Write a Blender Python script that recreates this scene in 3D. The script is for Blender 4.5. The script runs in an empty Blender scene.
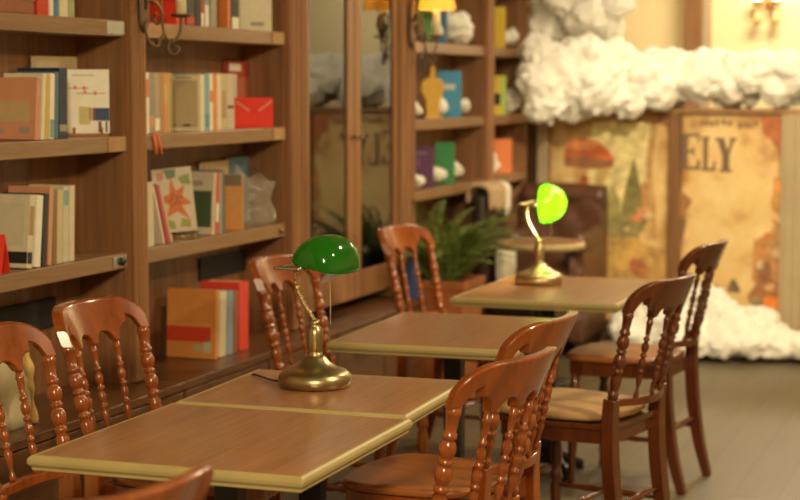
import bpy, bmesh, math, random
from mathutils import Vector, Matrix
random.seed(7)
scn = bpy.context.scene
COL = scn.collection
PI = math.pi
TAU = 2 * PI

# ------------------------------------------------------------------ materials
def new_mat(name):
    m = bpy.data.materials.new(name); m.use_nodes = True
    nt = m.node_tree
    b = nt.nodes.get('Principled BSDF')
    return m, nt, b

def simple(name, col, rough=.5, metal=0., coat=0., bump=0., bscale=200., var=.0, vscale=6., sub=0., spec=.5):
    m, nt, b = new_mat(name)
    b.inputs['Base Color'].default_value = (*col, 1)
    b.inputs['Roughness'].default_value = rough
    b.inputs['Metallic'].default_value = metal
    b.inputs['Specular IOR Level'].default_value = spec
    b.inputs['Coat Weight'].default_value = coat
    b.inputs['Coat Roughness'].default_value = .08
    if sub:
        b.inputs['Subsurface Weight'].default_value = sub
        b.inputs['Subsurface Radius'].default_value = (.05, .05, .04)
    tc = nt.nodes.new('ShaderNodeTexCoord')
    if var:
        n = nt.nodes.new('ShaderNodeTexNoise'); n.inputs['Scale'].default_value = vscale
        n.inputs['Detail'].default_value = 4
        nt.links.new(tc.outputs['Object'], n.inputs['Vector'])
        r = nt.nodes.new('ShaderNodeValToRGB')
        r.color_ramp.elements[0].position = .3; r.color_ramp.elements[1].position = .7
        r.color_ramp.elements[0].color = tuple(max(0, c * (1 - var)) for c in col) + (1,)
        r.color_ramp.elements[1].color = tuple(min(1, c * (1 + var)) for c in col) + (1,)
        nt.links.new(n.outputs['Fac'], r.inputs['Fac'])
        nt.links.new(r.outputs['Color'], b.inputs['Base Color'])
    if bump:
        n2 = nt.nodes.new('ShaderNodeTexNoise'); n2.inputs['Scale'].default_value = bscale
        nt.links.new(tc.outputs['Object'], n2.inputs['Vector'])
        bp = nt.nodes.new('ShaderNodeBump'); bp.inputs['Strength'].default_value = bump
        bp.inputs['Distance'].default_value = .002
        nt.links.new(n2.outputs['Fac'], bp.inputs['Height'])
        nt.links.new(bp.outputs['Normal'], b.inputs['Normal'])
    return m

def wood(name, dark, light, scale=(25, 25, 1.5), rough=.45, coat=0., contrast=(.35, .65), fine=4.):
    m, nt, b = new_mat(name)
    tc = nt.nodes.new('ShaderNodeTexCoord')
    mp = nt.nodes.new('ShaderNodeMapping'); mp.inputs['Scale'].default_value = scale
    nt.links.new(tc.outputs['Object'], mp.inputs['Vector'])
    n = nt.nodes.new('ShaderNodeTexNoise'); n.inputs['Scale'].default_value = 1.
    n.inputs['Detail'].default_value = 6; n.inputs['Roughness'].default_value = .6
    n.inputs['Distortion'].default_value = .6
    nt.links.new(mp.outputs['Vector'], n.inputs['Vector'])
    mp2 = nt.nodes.new('ShaderNodeMapping'); mp2.inputs['Scale'].default_value = tuple(s * fine for s in scale)
    nt.links.new(tc.outputs['Object'], mp2.inputs['Vector'])
    n2 = nt.nodes.new('ShaderNodeTexNoise'); n2.inputs['Scale'].default_value = 1.
    n2.inputs['Detail'].default_value = 3
    nt.links.new(mp2.outputs['Vector'], n2.inputs['Vector'])
    mx = nt.nodes.new('ShaderNodeMix'); mx.data_type = 'FLOAT'; mx.inputs['Factor'].default_value = .35
    nt.links.new(n.outputs['Fac'], mx.inputs[2]); nt.links.new(n2.outputs['Fac'], mx.inputs[3])
    r = nt.nodes.new('ShaderNodeValToRGB')
    r.color_ramp.elements[0].position = contrast[0]; r.color_ramp.elements[1].position = contrast[1]
    r.color_ramp.elements[0].color = (*dark, 1); r.color_ramp.elements[1].color = (*light, 1)
    nt.links.new(mx.outputs[0], r.inputs['Fac'])
    nt.links.new(r.outputs['Color'], b.inputs['Base Color'])
    b.inputs['Roughness'].default_value = rough
    b.inputs['Coat Weight'].default_value = coat
    b.inputs['Coat Roughness'].default_value = .12
    return m

M = {}
M['case_wood'] = wood('case_wood', (.18, .080, .033), (.32, .155, .068), (22, 22, 1.2), .42)
M['case_back'] = wood('case_back', (.135, .056, .022), (.28, .125, .052), (3, 12, .7), .5)
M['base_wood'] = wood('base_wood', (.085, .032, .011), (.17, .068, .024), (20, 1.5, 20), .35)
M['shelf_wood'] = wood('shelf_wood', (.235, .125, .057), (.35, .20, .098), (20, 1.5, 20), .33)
M['post_wood'] = wood('post_wood', (.23, .10, .038), (.37, .175, .076), (25, 25, 1.1), .4)
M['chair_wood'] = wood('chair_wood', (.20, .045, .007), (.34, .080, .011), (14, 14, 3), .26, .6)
M['chair_wood_shaded'] = wood('chair_wood_shaded', (.085, .019, .004), (.15, .034, .007), (14, 14, 3), .26, .6)  # chair wood with the shade on the two far right-hand chairs coloured in
M['seat_wood'] = wood('seat_wood', (.29, .085, .02), (.43, .145, .035), (3, 22, 22), .35, .3)
M['seat_pad'] = simple('seat_pad', (.46, .27, .12), .85, bump=.4, bscale=300, var=.12, vscale=20)
M['table_wood'] = wood('table_wood', (.22, .095, .036), (.44, .215, .095), (40, 1.6, 40), .28, .12, (.30, .70))
M['table_edge'] = simple('table_edge', (.41, .315, .13), .45, var=.08, vscale=9)
M['black_metal'] = simple('black_metal', (.012, .012, .012), .4)
M['brass'] = simple('brass', (.43, .33, .18), .34, 1., bump=.05, bscale=400)
M['bright_brass'] = simple('bright_brass', (.58, .46, .25), .38, 1.)
M['old_iron'] = simple('old_iron', (.17, .11, .055), .5, .7)
M['candle'] = simple('candle', (.86, .76, .50), .5)
M['cotton'] = simple('cotton', (.80, .77, .68), .95, bump=.5, bscale=90, sub=.6, spec=.05)
M['leather'] = simple('leather', (.10, .042, .022), .36, bump=.25, bscale=120, var=.2, vscale=12)
M['leather_black'] = simple('leather_black', (.03, .016, .012), .4, bump=.2, bscale=120)
M['terracotta'] = simple('terracotta', (.36, .105, .03), .6, var=.15, vscale=10)
M['soil'] = simple('soil', (.03, .02, .012), .95)
M['fern'] = simple('fern', (.15, .20, .04), .55, var=.35, vscale=9)
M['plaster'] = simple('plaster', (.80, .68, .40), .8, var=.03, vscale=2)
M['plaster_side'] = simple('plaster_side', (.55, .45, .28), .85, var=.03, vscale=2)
M['ceiling'] = simple('ceiling', (.50, .42, .30), .9)
M['pillar'] = wood('pillar', (.19, .085, .03), (.28, .14, .055), (9, 9, 1), .5)
M['white_plastic'] = simple('white_plastic', (.75, .72, .65), .4)
M['steel'] = simple('steel', (.5, .47, .42), .35, 1.)
M['black_rubber'] = simple('black_rubber', (.01, .01, .01), .6)
M['pages'] = simple('pages', (.68, .56, .38), .8, var=.06, vscale=60)
M['cream_cloth'] = simple('cream_cloth', (.72, .60, .38), .9, bump=.3, bscale=150)
M['throw'] = simple('throw', (.50, .35, .20), .95, bump=.8, bscale=90, var=.15, vscale=30)
M['counter_wood'] = wood('counter_wood', (.28, .145, .055), (.42, .235, .10), (20, 20, 1.2), .4)
M['grey_post'] = simple('grey_post', (.44, .34, .20), .55, var=.06, vscale=5)
M['dark_base'] = simple('dark_base', (.05, .025, .012), .5)

def floor_mat():
    m, nt, b = new_mat('floor_planks')
    tc = nt.nodes.new('ShaderNodeTexCoord')
    mp = nt.nodes.new('ShaderNodeMapping'); mp.inputs['Rotation'].default_value = (0, 0, math.radians(90))
    nt.links.new(tc.outputs['Object'], mp.inputs['Vector'])
    br = nt.nodes.new('ShaderNodeTexBrick')
    br.inputs['Scale'].default_value = 1.
    br.inputs['Brick Width'].default_value = 1.2; br.inputs['Row Height'].default_value = .17
    br.inputs['Mortar Size'].default_value = .003
    br.inputs['Color1'].default_value = (.135, .108, .064, 1); br.inputs['Color2'].default_value = (.16, .127, .076, 1)
    br.inputs['Mortar'].default_value = (.095, .075, .045, 1)
    nt.links.new(mp.outputs['Vector'], br.inputs['Vector'])
    mp2 = nt.nodes.new('ShaderNodeMapping'); mp2.inputs['Scale'].default_value = (26, 2, 1)
    nt.links.new(tc.outputs['Object'], mp2.inputs['Vector'])
    n = nt.nodes.new('ShaderNodeTexNoise'); n.inputs['Scale'].default_value = 1; n.inputs['Detail'].default_value = 5
    nt.links.new(mp2.outputs['Vector'], n.inputs['Vector'])
    r = nt.nodes.new('ShaderNodeValToRGB')
    r.color_ramp.elements[0].color = (.72, .70, .66, 1); r.color_ramp.elements[1].color = (1.15, 1.12, 1.08, 1)
    nt.links.new(n.outputs['Fac'], r.inputs['Fac'])
    mx = nt.nodes.new('ShaderNodeMix'); mx.data_type = 'RGBA'; mx.blend_type = 'MULTIPLY'; mx.inputs['Factor'].default_value = 1
    nt.links.new(br.outputs['Color'], mx.inputs[6]); nt.links.new(r.outputs['Color'], mx.inputs[7])
    nt.links.new(mx.outputs[2], b.inputs['Base Color'])
    b.inputs['Roughness'].default_value = .42
    return m
M['floor'] = floor_mat()

def glass_mat():
    m, nt, b = new_mat('cabinet_glass')
    nt.nodes.remove(b)
    out = nt.nodes['Material Output']
    tr = nt.nodes.new('ShaderNodeBsdfTransparent'); tr.inputs['Color'].default_value = (.93, .95, .9, 1)
    gl = nt.nodes.new('ShaderNodeBsdfGlossy'); gl.inputs['Roughness'].default_value = .02
    fr = nt.nodes.new('ShaderNodeFresnel'); fr.inputs['IOR'].default_value = 2.1
    mx = nt.nodes.new('ShaderNodeMixShader')
    nt.links.new(fr.outputs['Fac'], mx.inputs['Fac'])
    nt.links.new(tr.outputs[0], mx.inputs[1]); nt.links.new(gl.outputs[0], mx.inputs[2])
    nt.links.new(mx.outputs[0], out.inputs['Surface'])
    return m
M['glass'] = glass_mat()

def film_mat():
    m, nt, b = new_mat('clear_film')
    out = nt.nodes['Material Output']
    tr = nt.nodes.new('ShaderNodeBsdfTransparent')
    b.inputs['Base Color'].default_value = (.75, .68, .55, 1); b.inputs['Roughness'].default_value = .15
    tc = nt.nodes.new('ShaderNodeTexCoord')
    n = nt.nodes.new('ShaderNodeTexNoise'); n.inputs['Scale'].default_value = 18
    nt.links.new(tc.outputs['Object'], n.inputs['Vector'])
    bp = nt.nodes.new('ShaderNodeBump'); bp.inputs['Strength'].default_value = .8; bp.inputs['Distance'].default_value = .02
    nt.links.new(n.outputs['Fac'], bp.inputs['Height']); nt.links.new(bp.outputs['Normal'], b.inputs['Normal'])
    mx = nt.nodes.new('ShaderNodeMixShader'); mx.inputs['Fac'].default_value = .22
    nt.links.new(tr.outputs[0], mx.inputs[1]); nt.links.new(b.outputs[0], mx.inputs[2])
    nt.links.new(mx.outputs[0], out.inputs['Surface'])
    return m
M['film'] = film_mat()

def shade_glass(name, base, trans, fac):
    m, nt, b = new_mat(name)
    out = nt.nodes['Material Output']
    b.inputs['Base Color'].default_value = (*base, 1)
    b.inputs['Roughness'].default_value = .12
    b.inputs['Coat Weight'].default_value = 1.; b.inputs['Coat Roughness'].default_value = .03
    t = nt.nodes.new('ShaderNodeBsdfTranslucent'); t.inputs['Color'].default_value = (*trans, 1)
    mx = nt.nodes.new('ShaderNodeMixShader'); mx.inputs['Fac'].default_value = fac
    nt.links.new(b.outputs[0], mx.inputs[1]); nt.links.new(t.outputs[0], mx.inputs[2])
    nt.links.new(mx.outputs[0], out.inputs['Surface'])
    return m
M['green_glass'] = shade_glass('green_glass', (.006, .15, .012), (.36, .84, .07), .55)
M['fabric_shade'] = shade_glass('fabric_shade', (.75, .58, .25), (.9, .66, .22), .5)

def emit(name, col, s):
    m, nt, b = new_mat(name)
    b.inputs['Base Color'].default_value = (*col, 1)
    b.inputs['Emission Color'].default_value = (*col, 1)
    b.inputs['Emission Strength'].default_value = s
    return m
M['bulb'] = emit('bulb', (1, .85, .5), 30)
M['bulb_off'] = simple('bulb_off', (.8, .75, .65), .2)

_cm = {}
def cmat(col, rough=.5):
    k = (tuple(round(c, 3) for c in col), rough)
    if k not in _cm:
        _cm[k] = simple('paper_%d' % len(_cm), col, rough, var=.05, vscale=25)
    return _cm[k]

# ------------------------------------------------------------------ mesh helpers
def finish(name, bm, mat, parent=None, smooth=False, bevel=0., subsurf=0, loc=None, rot=None, angle=None):
    bmesh.ops.recalc_face_normals(bm, faces=bm.faces[:])
    me = bpy.data.meshes.new(name); bm.to_mesh(me); bm.free()
    if smooth:
        for p in me.polygons: p.use_smooth = True
    o = bpy.data.objects.new(name, me); COL.objects.link(o)
    if mat is not None: me.materials.append(mat)
    if parent is not None: o.parent = parent
    if loc is not None: o.location = loc
    if rot is not None: o.rotation_euler = rot
    if bevel:
        b = o.modifiers.new('bevel', 'BEVEL'); b.width = bevel; b.segments = 2; b.limit_method = 'ANGLE'
    if subsurf:
        s = o.modifiers.new('sub', 'SUBSURF'); s.levels = subsurf; s.render_levels = subsurf
    return o

def box(bm, x0, x1, y0, y1, z0, z1, mtx=None):
    vs = [bm.verts.new((x, y, z)) for x in (x0, x1) for y in (y0, y1) for z in (z0, z1)]
    idx = [(0, 1, 3, 2), (4, 6, 7, 5), (0, 4, 5, 1), (2, 3, 7, 6), (0, 2, 6, 4), (1, 5, 7, 3)]
    fs = [bm.faces.new([vs[i] for i in f]) for f in idx]
    if mtx is not None:
        for v in vs: v.co = mtx @ v.co
    return vs

def lathe(bm, prof, segs=16, p0=(0, 0, 0), p1=None):
    """profile of (distance along axis, radius); axis from p0 towards p1 (default +z)."""
    p0 = Vector(p0); ax = Vector((0, 0, 1)) if p1 is None else (Vector(p1) - p0).normalized()
    q = Vector((0, 0, 1)).rotation_difference(ax)
    rings = []
    for (s, r) in prof:
        if r < 1e-5:
            rings.append([bm.verts.new(p0 + q @ Vector((0, 0, s)))])
        else:
            rings.append([bm.verts.new(p0 + q @ Vector((r * math.cos(TAU * i / segs), r * math.sin(TAU * i / segs), s))) for i in range(segs)])
    for a, b in zip(rings, rings[1:]):
        for i in range(segs):
            j = (i + 1) % segs
            if len(a) == 1 and len(b) > 1: bm.faces.new((a[0], b[i], b[j]))
            elif len(b) == 1 and len(a) > 1: bm.faces.new((a[i], a[j], b[0]))
            elif len(a) > 1: bm.faces.new((a[i], a[j], b[j], b[i]))
    for ring, rev in ((rings[0], True), (rings[-1], False)):
        if len(ring) > 2: bm.faces.new(ring[::-1] if rev else ring)

def catmull(pts, n=8):
    P = [Vector(p) for p in pts]
    P = [P[0] * 2 - P[1]] + P + [P[-1] * 2 - P[-2]]
    out = []
    for i in range(1, len(P) - 2):
        for k in range(n):
            t = k / n
            a, b, c, d = P[i - 1], P[i], P[i + 1], P[i + 2]
            out.append(.5 * ((2 * b) + (c - a) * t + (2 * a - 5 * b + 4 * c - d) * t * t + (3 * b - a - 3 * c + d) * t ** 3))
    out.append(P[-2])
    return out

def tube(bm, pts, r, segs=8, smooth_n=8, square=False):
    path = catmull(pts, smooth_n) if smooth_n else [Vector(p) for p in pts]
    n = len(path)
    rad = r if callable(r) else (lambda t: r)
    up = None; rings = []
    for i, p in enumerate(path):
        t = (path[min(i + 1, n - 1)] - path[max(i - 1, 0)]).normalized()
        if up is None:
            up = Vector((0, 0, 1)) if abs(t.z) < .9 else Vector((1, 0, 0))
        u = (up - t * up.dot(t)).normalized(); up = u
        w = t.cross(u)
        rr = rad(i / (n - 1))
        rings.append([bm.verts.new(p + (u * math.cos(TAU * k / segs + (PI / 4 if square else 0)) + w * math.sin(TAU * k / segs + (PI / 4 if square else 0))) * rr) for k in range(segs)])
    for a, b in zip(rings, rings[1:]):
        for i in range(segs):
            j = (i + 1) % segs
            bm.faces.new((a[i], a[j], b[j], b[i]))
    bm.faces.new(rings[0][::-1]); bm.faces.new(rings[-1])

def prism(bm, outline, axis='y', d0=0., d1=.01):
    """extrude a 2D outline. axis 'y': outline is (x,z); 'x': outline is (y,z); 'z': (x,y)."""
    def P(a, b, d):
        return {'y': (a, d, b), 'x': (d, a, b), 'z': (a, b, d)}[axis]
    A = [bm.verts.new(P(a, b, d0)) for a, b in outline]
    B = [bm.verts.new(P(a, b, d1)) for a, b in outline]
    n = len(outline)
    f1 = bm.faces.new(A); f2 = bm.faces.new(B[::-1])
    for i in range(n):
        bm.faces.new((A[i], B[i], B[(i + 1) % n], A[(i + 1) % n]))
    f1.normal_update(); f2.normal_update()
    bmesh.ops.triangulate(bm, faces=[f1, f2])

def ico(bm, c, r, sub=2, squash=1.):
    d = bmesh.ops.create_icosphere(bm, subdivisions=sub, radius=r)
    for v in d['verts']:
        v.co.z *= squash
        v.co += Vector(c)

def thing(name, label, cat, loc=(0, 0, 0), rz=0., group=None):
    o = bpy.data.objects.new(name, None); COL.objects.link(o)
    o.empty_display_size = .05
    o.location = loc; o.rotation_euler = (0, 0, rz)
    o['label'] = label; o['category'] = cat
    if group: o['group'] = group
    return o

def tag(o, label, cat, group=None):
    o['label'] = label; o['category'] = cat
    if group: o['group'] = group
    return o

def struct(name, bm, mat, bevel=0.):
    o = finish(name, bm, mat, None, bevel=bevel); o['kind'] = 'structure'
    return o

def B(*boxes):
    bm = bmesh.new()
    for b in boxes: box(bm, *b)
    return bm

# ------------------------------------------------------------------ the room
struct('floor', B((-3.2, 3.6, -2.6, 13.1, -.06, 0)), M['floor'])
struct('ceiling', B((-3.2, 3.6, -2.6, 13.1, 3.2, 3.28)), M['ceiling'])
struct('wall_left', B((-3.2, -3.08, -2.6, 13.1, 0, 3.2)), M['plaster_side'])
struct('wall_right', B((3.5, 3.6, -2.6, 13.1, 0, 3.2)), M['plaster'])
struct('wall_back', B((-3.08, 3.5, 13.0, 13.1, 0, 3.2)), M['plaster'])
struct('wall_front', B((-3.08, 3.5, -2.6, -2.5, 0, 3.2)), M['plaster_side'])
struct('trim_1', B((-2.385, -2.275, 12.86, 13.0, 0, 3.2)), M['pillar'], .006)
struct('trim_2', B((-2.275, -2.215, 12.93, 13.0, 0, 3.2)), M['grey_post'], .004)
struct('trim_3', B((-3.06, -2.63, 10.96, 11.02, 0, 3.2)), M['case_back'])

# ------------------------------------------------------------------ bookcases
XF, XB = -2.85, -3.03
def bookcase(name, label, y0, y1, posts, shelves, end_kinds, ledge=True, strip=None, slim=False, group='built-in bookcases along the left wall'):
    """y0..y1 is the open bay; posts = [(ya, yb)] pilasters that belong to this unit."""
    ym = (y0 + y1) / 2
    t = thing(name, label, 'bookcase', (XF, ym, 0), 0, group)
    off = Vector((XF, ym, 0))
    def put(nm, bm, mat, bevel=0., parent=None, smooth=False):
        for v in bm.verts: v.co -= off
        return finish(nm, bm, mat, parent or t, bevel=bevel, smooth=smooth)
    put('back_panel', B((-3.05, XB, y0 - .02, y1 + .02, .0, 2.62)), M['case_back'])
    put('side_panel', B((XB, XF - .004, y0 - .02, y0, .55, 2.6)), M['case_wood'])
    put('side_panel', B((XB, XF - .004, y1, y1 + .02, .55, 2.6)), M['case_wood'])
    for ya, yb in posts:
        bm = B((XF - .003, XF + .012, ya, yb, .552 if ledge else 0, 2.6))
        n = 2 if slim else 4
        w = (yb - ya)
        for k in range(n):                       # reeded face
            c = ya + w * (k + .5) / n
            lathe(bm, [(0, w / n * .40), (2.04, w / n * .40)], 12, (XF + .016, c, .556 if ledge else .02), None)
        put('pilaster', bm, M['post_wood'], smooth=False)
    for z, ek in zip(shelves, end_kinds):
        sh = put('shelf', B((XB, XF + .002, y0, y1, z - .052, z)), M['shelf_wood'], .003)
        if ek == 'block':
            put('end_block', B((XF + .002, XF + .006, y1 - .12, y1 - .004, z - .05, z - .002)), M['seat_pad'], .001, sh)
        elif ek == 'sticker':
            put('sticker', B((XF + .002, XF + .004, y1 - .115, y1 - .002, z - .046, z - .004)), cmat((.50, .50, .42)), 0, sh)
        elif ek == 'lock':
            put('lock_plate', B((XF + .002, XF + .005, y1 - .10, y1 - .012, z - .045, z - .007)), M['steel'], .001, sh)
            bm = bmesh.new(); lathe(bm, [(0, .014), (.01, .014), (.014, .008), (.014, 0)], 16, (XF + .005, y1 - .045, z - .026), (XF + .1, y1 - .045, z - .026))
            put('lock_knob', bm, M['black_metal'], 0, sh)
        elif ek == 'knob':
            bm = bmesh.new(); lathe(bm, [(0, .011), (.008, .013), (.014, .008), (.014, 0)], 16, (XF + .002, y1 - .05, z - .026), (XF + .1, y1 - .05, z - .026))
            put('knob', bm, M['brass'], 0, sh)
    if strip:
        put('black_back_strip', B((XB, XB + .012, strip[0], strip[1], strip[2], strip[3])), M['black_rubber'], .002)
    ya = min([y0 - .02] + [p[0] for p in posts]); yb = max([y1 + .02] + [p[1] for p in posts])
    xb = -2.70 if ledge else XF
    zt = .55 if ledge else .5
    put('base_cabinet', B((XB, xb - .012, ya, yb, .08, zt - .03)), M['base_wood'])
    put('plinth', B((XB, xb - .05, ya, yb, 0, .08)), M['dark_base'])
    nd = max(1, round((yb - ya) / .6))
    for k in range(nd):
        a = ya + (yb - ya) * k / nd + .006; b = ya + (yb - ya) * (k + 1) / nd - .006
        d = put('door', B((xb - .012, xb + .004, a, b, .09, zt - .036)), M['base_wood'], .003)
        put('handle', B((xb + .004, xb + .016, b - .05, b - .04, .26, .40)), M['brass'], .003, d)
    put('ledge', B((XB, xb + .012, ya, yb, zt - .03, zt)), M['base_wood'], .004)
    put('cornice', B((XB, XF + .05, ya, yb, 2.6, 2.68)), M['post_wood'], .01)
    return t

SH = [.998, 1.39, 1.773, 2.16]
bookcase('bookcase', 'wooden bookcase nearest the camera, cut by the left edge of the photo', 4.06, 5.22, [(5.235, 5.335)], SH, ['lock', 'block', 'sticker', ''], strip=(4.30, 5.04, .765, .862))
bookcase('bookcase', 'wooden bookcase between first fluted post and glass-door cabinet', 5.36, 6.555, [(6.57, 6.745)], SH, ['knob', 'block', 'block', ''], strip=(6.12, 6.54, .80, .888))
bookcase('bookcase', 'wooden bookcase right of the glass cabinet holding yellow hand and blue book', 8.13, 9.345, [(9.347, 9.44)], [1.035, 1.388, 1.773, 2.16], [''] * 4, ledge=False, slim=True)
bookcase('bookcase', 'farthest wooden bookcase, partly hidden behind the big cotton cloud', 9.462, 10.22, [], [1.045, 1.388, 1.773, 2.16], [''] * 4, ledge=False)

def glass_cabinet():
    y0, y1 = 6.768, 7.868
    ym = (y0 + y1) / 2
    t = thing('glass_cabinet', 'tall wooden cabinet with two glass doors between open bookcases', 'cabinet', (XF, ym, 0))
    off = Vector((XF, ym, 0))
    def put(nm, bm, mat, bevel=0., parent=None):
        for v in bm.verts: v.co -= off
        return finish(nm, bm, mat, parent or t, bevel=bevel)
    put('back_panel', B((-3.05, XB, y0 - .02, y1 + .02, 0, 2.62)), M['case_back'])
    put('side_panel', B((XB, XF - .004, y0 - .02, y0, .55, 2.6)), M['case_wood'])
    put('side_panel', B((XB, XF - .004, y1, y1 + .02, .55, 2.6)), M['case_wood'])
    for z in SH:
        put('shelf', B((XB, XF - .03, y0, y1, z - .04, z)), M['shelf_wood'], .003)
    bm = B((XF - .003, XF + .02, 7.89, 8.10, 0, 2.6))
    for k in range(3):
        lathe(bm, [(0, .02), (2.55, .02)], 10, (XF + .02, 7.925 + k * .07, .02), None)
    put('pilaster', bm, M['post_wood'])
    for a, b, hs in ((y0 - .015, 7.315, 1), (7.325, 7.885, -1)):
        sw = .075
        d = put('door', B((XF - .012, XF + .012, a, a + sw * (.6 if hs > 0 else 1.0), .60, 2.55), (XF - .012, XF + .012, b - sw * (1.0 if hs > 0 else .6), b, .60, 2.55),
                         (XF - .0119, XF + .0119, a + .03, b - .03, .60, .72), (XF - .0119, XF + .0119, a + .03, b - .03, 2.46, 2.55)), M['post_wood'], .003)
        put('glass_pane', B((XF - .003, XF + .001, a + .035, b - .035, .71, 2.47)), M['glass'], 0, d)
        bm = bmesh.new(); yy = b - .035 if hs > 0 else a + .035
        lathe(bm, [(0, .006), (.015, .006), (.017, .012), (.026, .012), (.03, 0)], 12, (XF + .012, yy, 1.33), (XF + .1, yy, 1.33))
        put('knob', bm, M['brass'], 0, d)
    put('base_cabinet', B((XB, -2.712, y0 - .02, 7.888, .08, .52)), M['case_wood'])
    put('plinth', B((XB, -2.75, y0 - .02, 7.888, 0, .08)), M['dark_base'])
    for a, b in ((y0 - .014, 7.31), (7.325, 7.88)):
        d = put('drawer', B((-2.712, -2.696, a, b, .09, .514)), M['base_wood'], .003)
        put('handle', B((-2.696, -2.682, (a + b) / 2 - .06, (a + b) / 2 + .06, .40, .412)), M['brass'], .003, d)
    put('ledge', B((XB, -2.69, y0 - .02, 7.888, .52, .55)), M['base_wood'], .004)
    put('cornice', B((XB, XF + .05, y0 - .02, 8.1, 2.6, 2.68)), M['post_wood'], .01)
glass_cabinet()

# ------------------------------------------------------------------ books
def book(label, x, y, z, t, d, h, col, rz=0., lean=0., stripe=None, cover=None, group=None, soft=False, name='book', tilt=0., rough=.45, cat='book'):
    """spine at local x=0 facing +x, thickness along y, depth to -x."""
    o = thing(name, label, cat, (x, y, z + t / 2 * abs(math.sin(lean)) + d * max(0, math.sin(-tilt)) + .0008), rz, group)
    o.rotation_euler = (-lean, tilt, rz)
    c = .0022
    bm = B((-d, 0, -t / 2, -t / 2 + c, 0, h), (-d, 0, t / 2 - c, t / 2, 0, h), (-c, 0, -t / 2 + c, t / 2 - c, 0, h))
    finish('cover', bm, cmat(col, rough), o)
    finish('pages', B((-d + .004, -c, -t / 2 + c, t / 2 - c, .003, h - .004)), M['pages'], o)
    if stripe:
        for (a, b, sc) in stripe:
            finish('spine_label', B((0, .0006, -t * .42, t * .42, h * a, h * b)), cmat(sc), o)
    if cover:
        for (u0, u1, v0, v1, cc) in cover:       # u across cover from fore-edge (0) to spine (1)
            finish('cover_print', B((-d * (1 - u0), -d * (1 - u1), -t / 2 - .0006, -t / 2, h * v0, h * v1)), cmat(cc), o)
    return o

RED = (.62, .045, .02); CREAM = (.80, .69, .47); WHITE = (.88, .81, .65); NAVY = (.02, .03, .06); BLK = (.015, .015, .014)
BLUE = (.06, .24, .42); TEAL = (.22, .36, .34); ORANGE = (.70, .22, .05); PINK = (.66, .30, .17); YEL = (.62, .44, .12); TAN = (.52, .36, .19)
GREY = (.36, .31, .24); OLIVE = (.30, .28, .08); BROWN = (.22, .10, .04); LIME = (.42, .48, .10)
G1t, G1m, G1l = 'books on the top shelf of the nearest bookcase', 'books on the middle shelf of the nearest bookcase', 'books on the lower shelf of the nearest bookcase'
G2t, G2m, G2l, G2b = 'books on the top shelf of the second bookcase', 'books on the middle shelf of the second bookcase', 'books on the lower shelf of the second bookcase', 'books on the bottom ledge of the second bookcase'

# nearest bookcase, top shelf
Z = 1.773
tb = thing('storage_box', 'reddish brown box on the nearest top shelf, left of the red book', 'box', (-2.94, 4.49, Z + .0006))
finish('box_body', B((-.075, .075, -.20, .20, 0, .040)), cmat((.30, .10, .045)), tb, bevel=.003)
finish('lid', B((-.078, .078, -.203, .203, .040, .16)), cmat((.40, .22, .11)), tb, bevel=.004)
for lab, y, t, col in [('upright red book next to the reddish brown box', 4.752, .066, RED), ('thin white book right of the red one on the nearest top shelf', 4.803, .022, WHITE),
                       ('slim blue book on the nearest top shelf', 4.832, .026, BLUE), ('cream book between blue and pale green on the nearest top shelf', 4.877, .048, CREAM),
                       ('pale green book at the right end of the nearest top shelf', 4.924, .036, (.42, .42, .20))]:
    book(lab, -2.873, y, Z, t, .13, .20, col, group=G1t)

# nearest bookcase, middle shelf
Z = 1.39
book('orange-pink book with its cover showing, leaning at left end of row', -2.872, 4.70, Z, .022, .14, .192, PINK, lean=.10, group=G1m,
     cover=[(.05, .85, .28, .62, (.56, .40, .20)), (.1, .2, .1, .18, GREY), (.6, .85, .1, .2, GREY)])
book('cream book just right of the orange-pink cover', -2.872, 4.735, Z, .020, .14, .205, CREAM, lean=.09, group=G1m)
book('mustard yellow book third in the leaning row with orange-pink cover', -2.872, 4.760, Z, .022, .135, .20, YEL, lean=.08, group=G1m)
book('white book with teal foot in the leaning middle-shelf row', -2.872, 4.788, Z, .026, .14, .205, WHITE, lean=.06, stripe=[(.02, .3, TEAL)], group=G1m)
book('teal blue book left of the thick black one', -2.872, 4.816, Z, .022, .14, .21, (.08, .18, .24), lean=.05, group=G1m)
book('thick black book beside the white booklet', -2.872, 4.858, Z, .05, .15, .222, NAVY, lean=.03, group=G1m, stripe=[(.1, .2, GREY)])
book('tall beige book standing at the back behind the thick black book', -3.008, 5.17, Z, .018, .26, .262, (.55, .42, .24), rz=PI / 2, group=G1m)
b = book('white booklet with red script and flower photo on a small stand', -2.860, 5.135, Z + .010, .008, .165, .210, (.92, .87, .72), rz=.42, group=G1m,
     cover=[(.68, 1., .20, .40, (.03, .05, .15)), (.60, .72, .20, .40, (.62, .36, .20)), (.40, .62, .14, .42, (.62, .55, .20)), (.78, .84, 0.02, .19, (.1, .1, .08)), (.92, .96, .02, .19, (.1, .1, .08)),
            (.10, .60, .70, .715, (.72, .25, .18)), (.10, .16, .70, .77, (.72, .25, .18)), (.30, .36, .69, .75, (.72, .25, .18)), (.48, .54, .68, .74, (.72, .25, .18)),
            (.35, .92, .62, .635, (.72, .25, .18)), (.5, .55, .62, .67, (.72, .25, .18)), (.7, .75, .60, .66, (.72, .25, .18)), (.28, .7, .90, .92, (.5, .52, .5))])
st = thing('book_stand', 'small wooden stand with two pegs under the white booklet', 'stand', (-2.860, 5.135, Z + .0006), .42)
finish('foot_rail', B((-.14, -.005, -.022, .004, 0, .0095)), M['seat_wood'], st, bevel=.001)
for px in (-.115, -.025):
    bm = bmesh.new(); lathe(bm, [(0, .004), (.012, .004), (.016, .0055), (.02, .003), (.022, 0)], 10, (px, -.016, .0095)); finish('peg', bm, M['seat_wood'], st, smooth=True)

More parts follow.
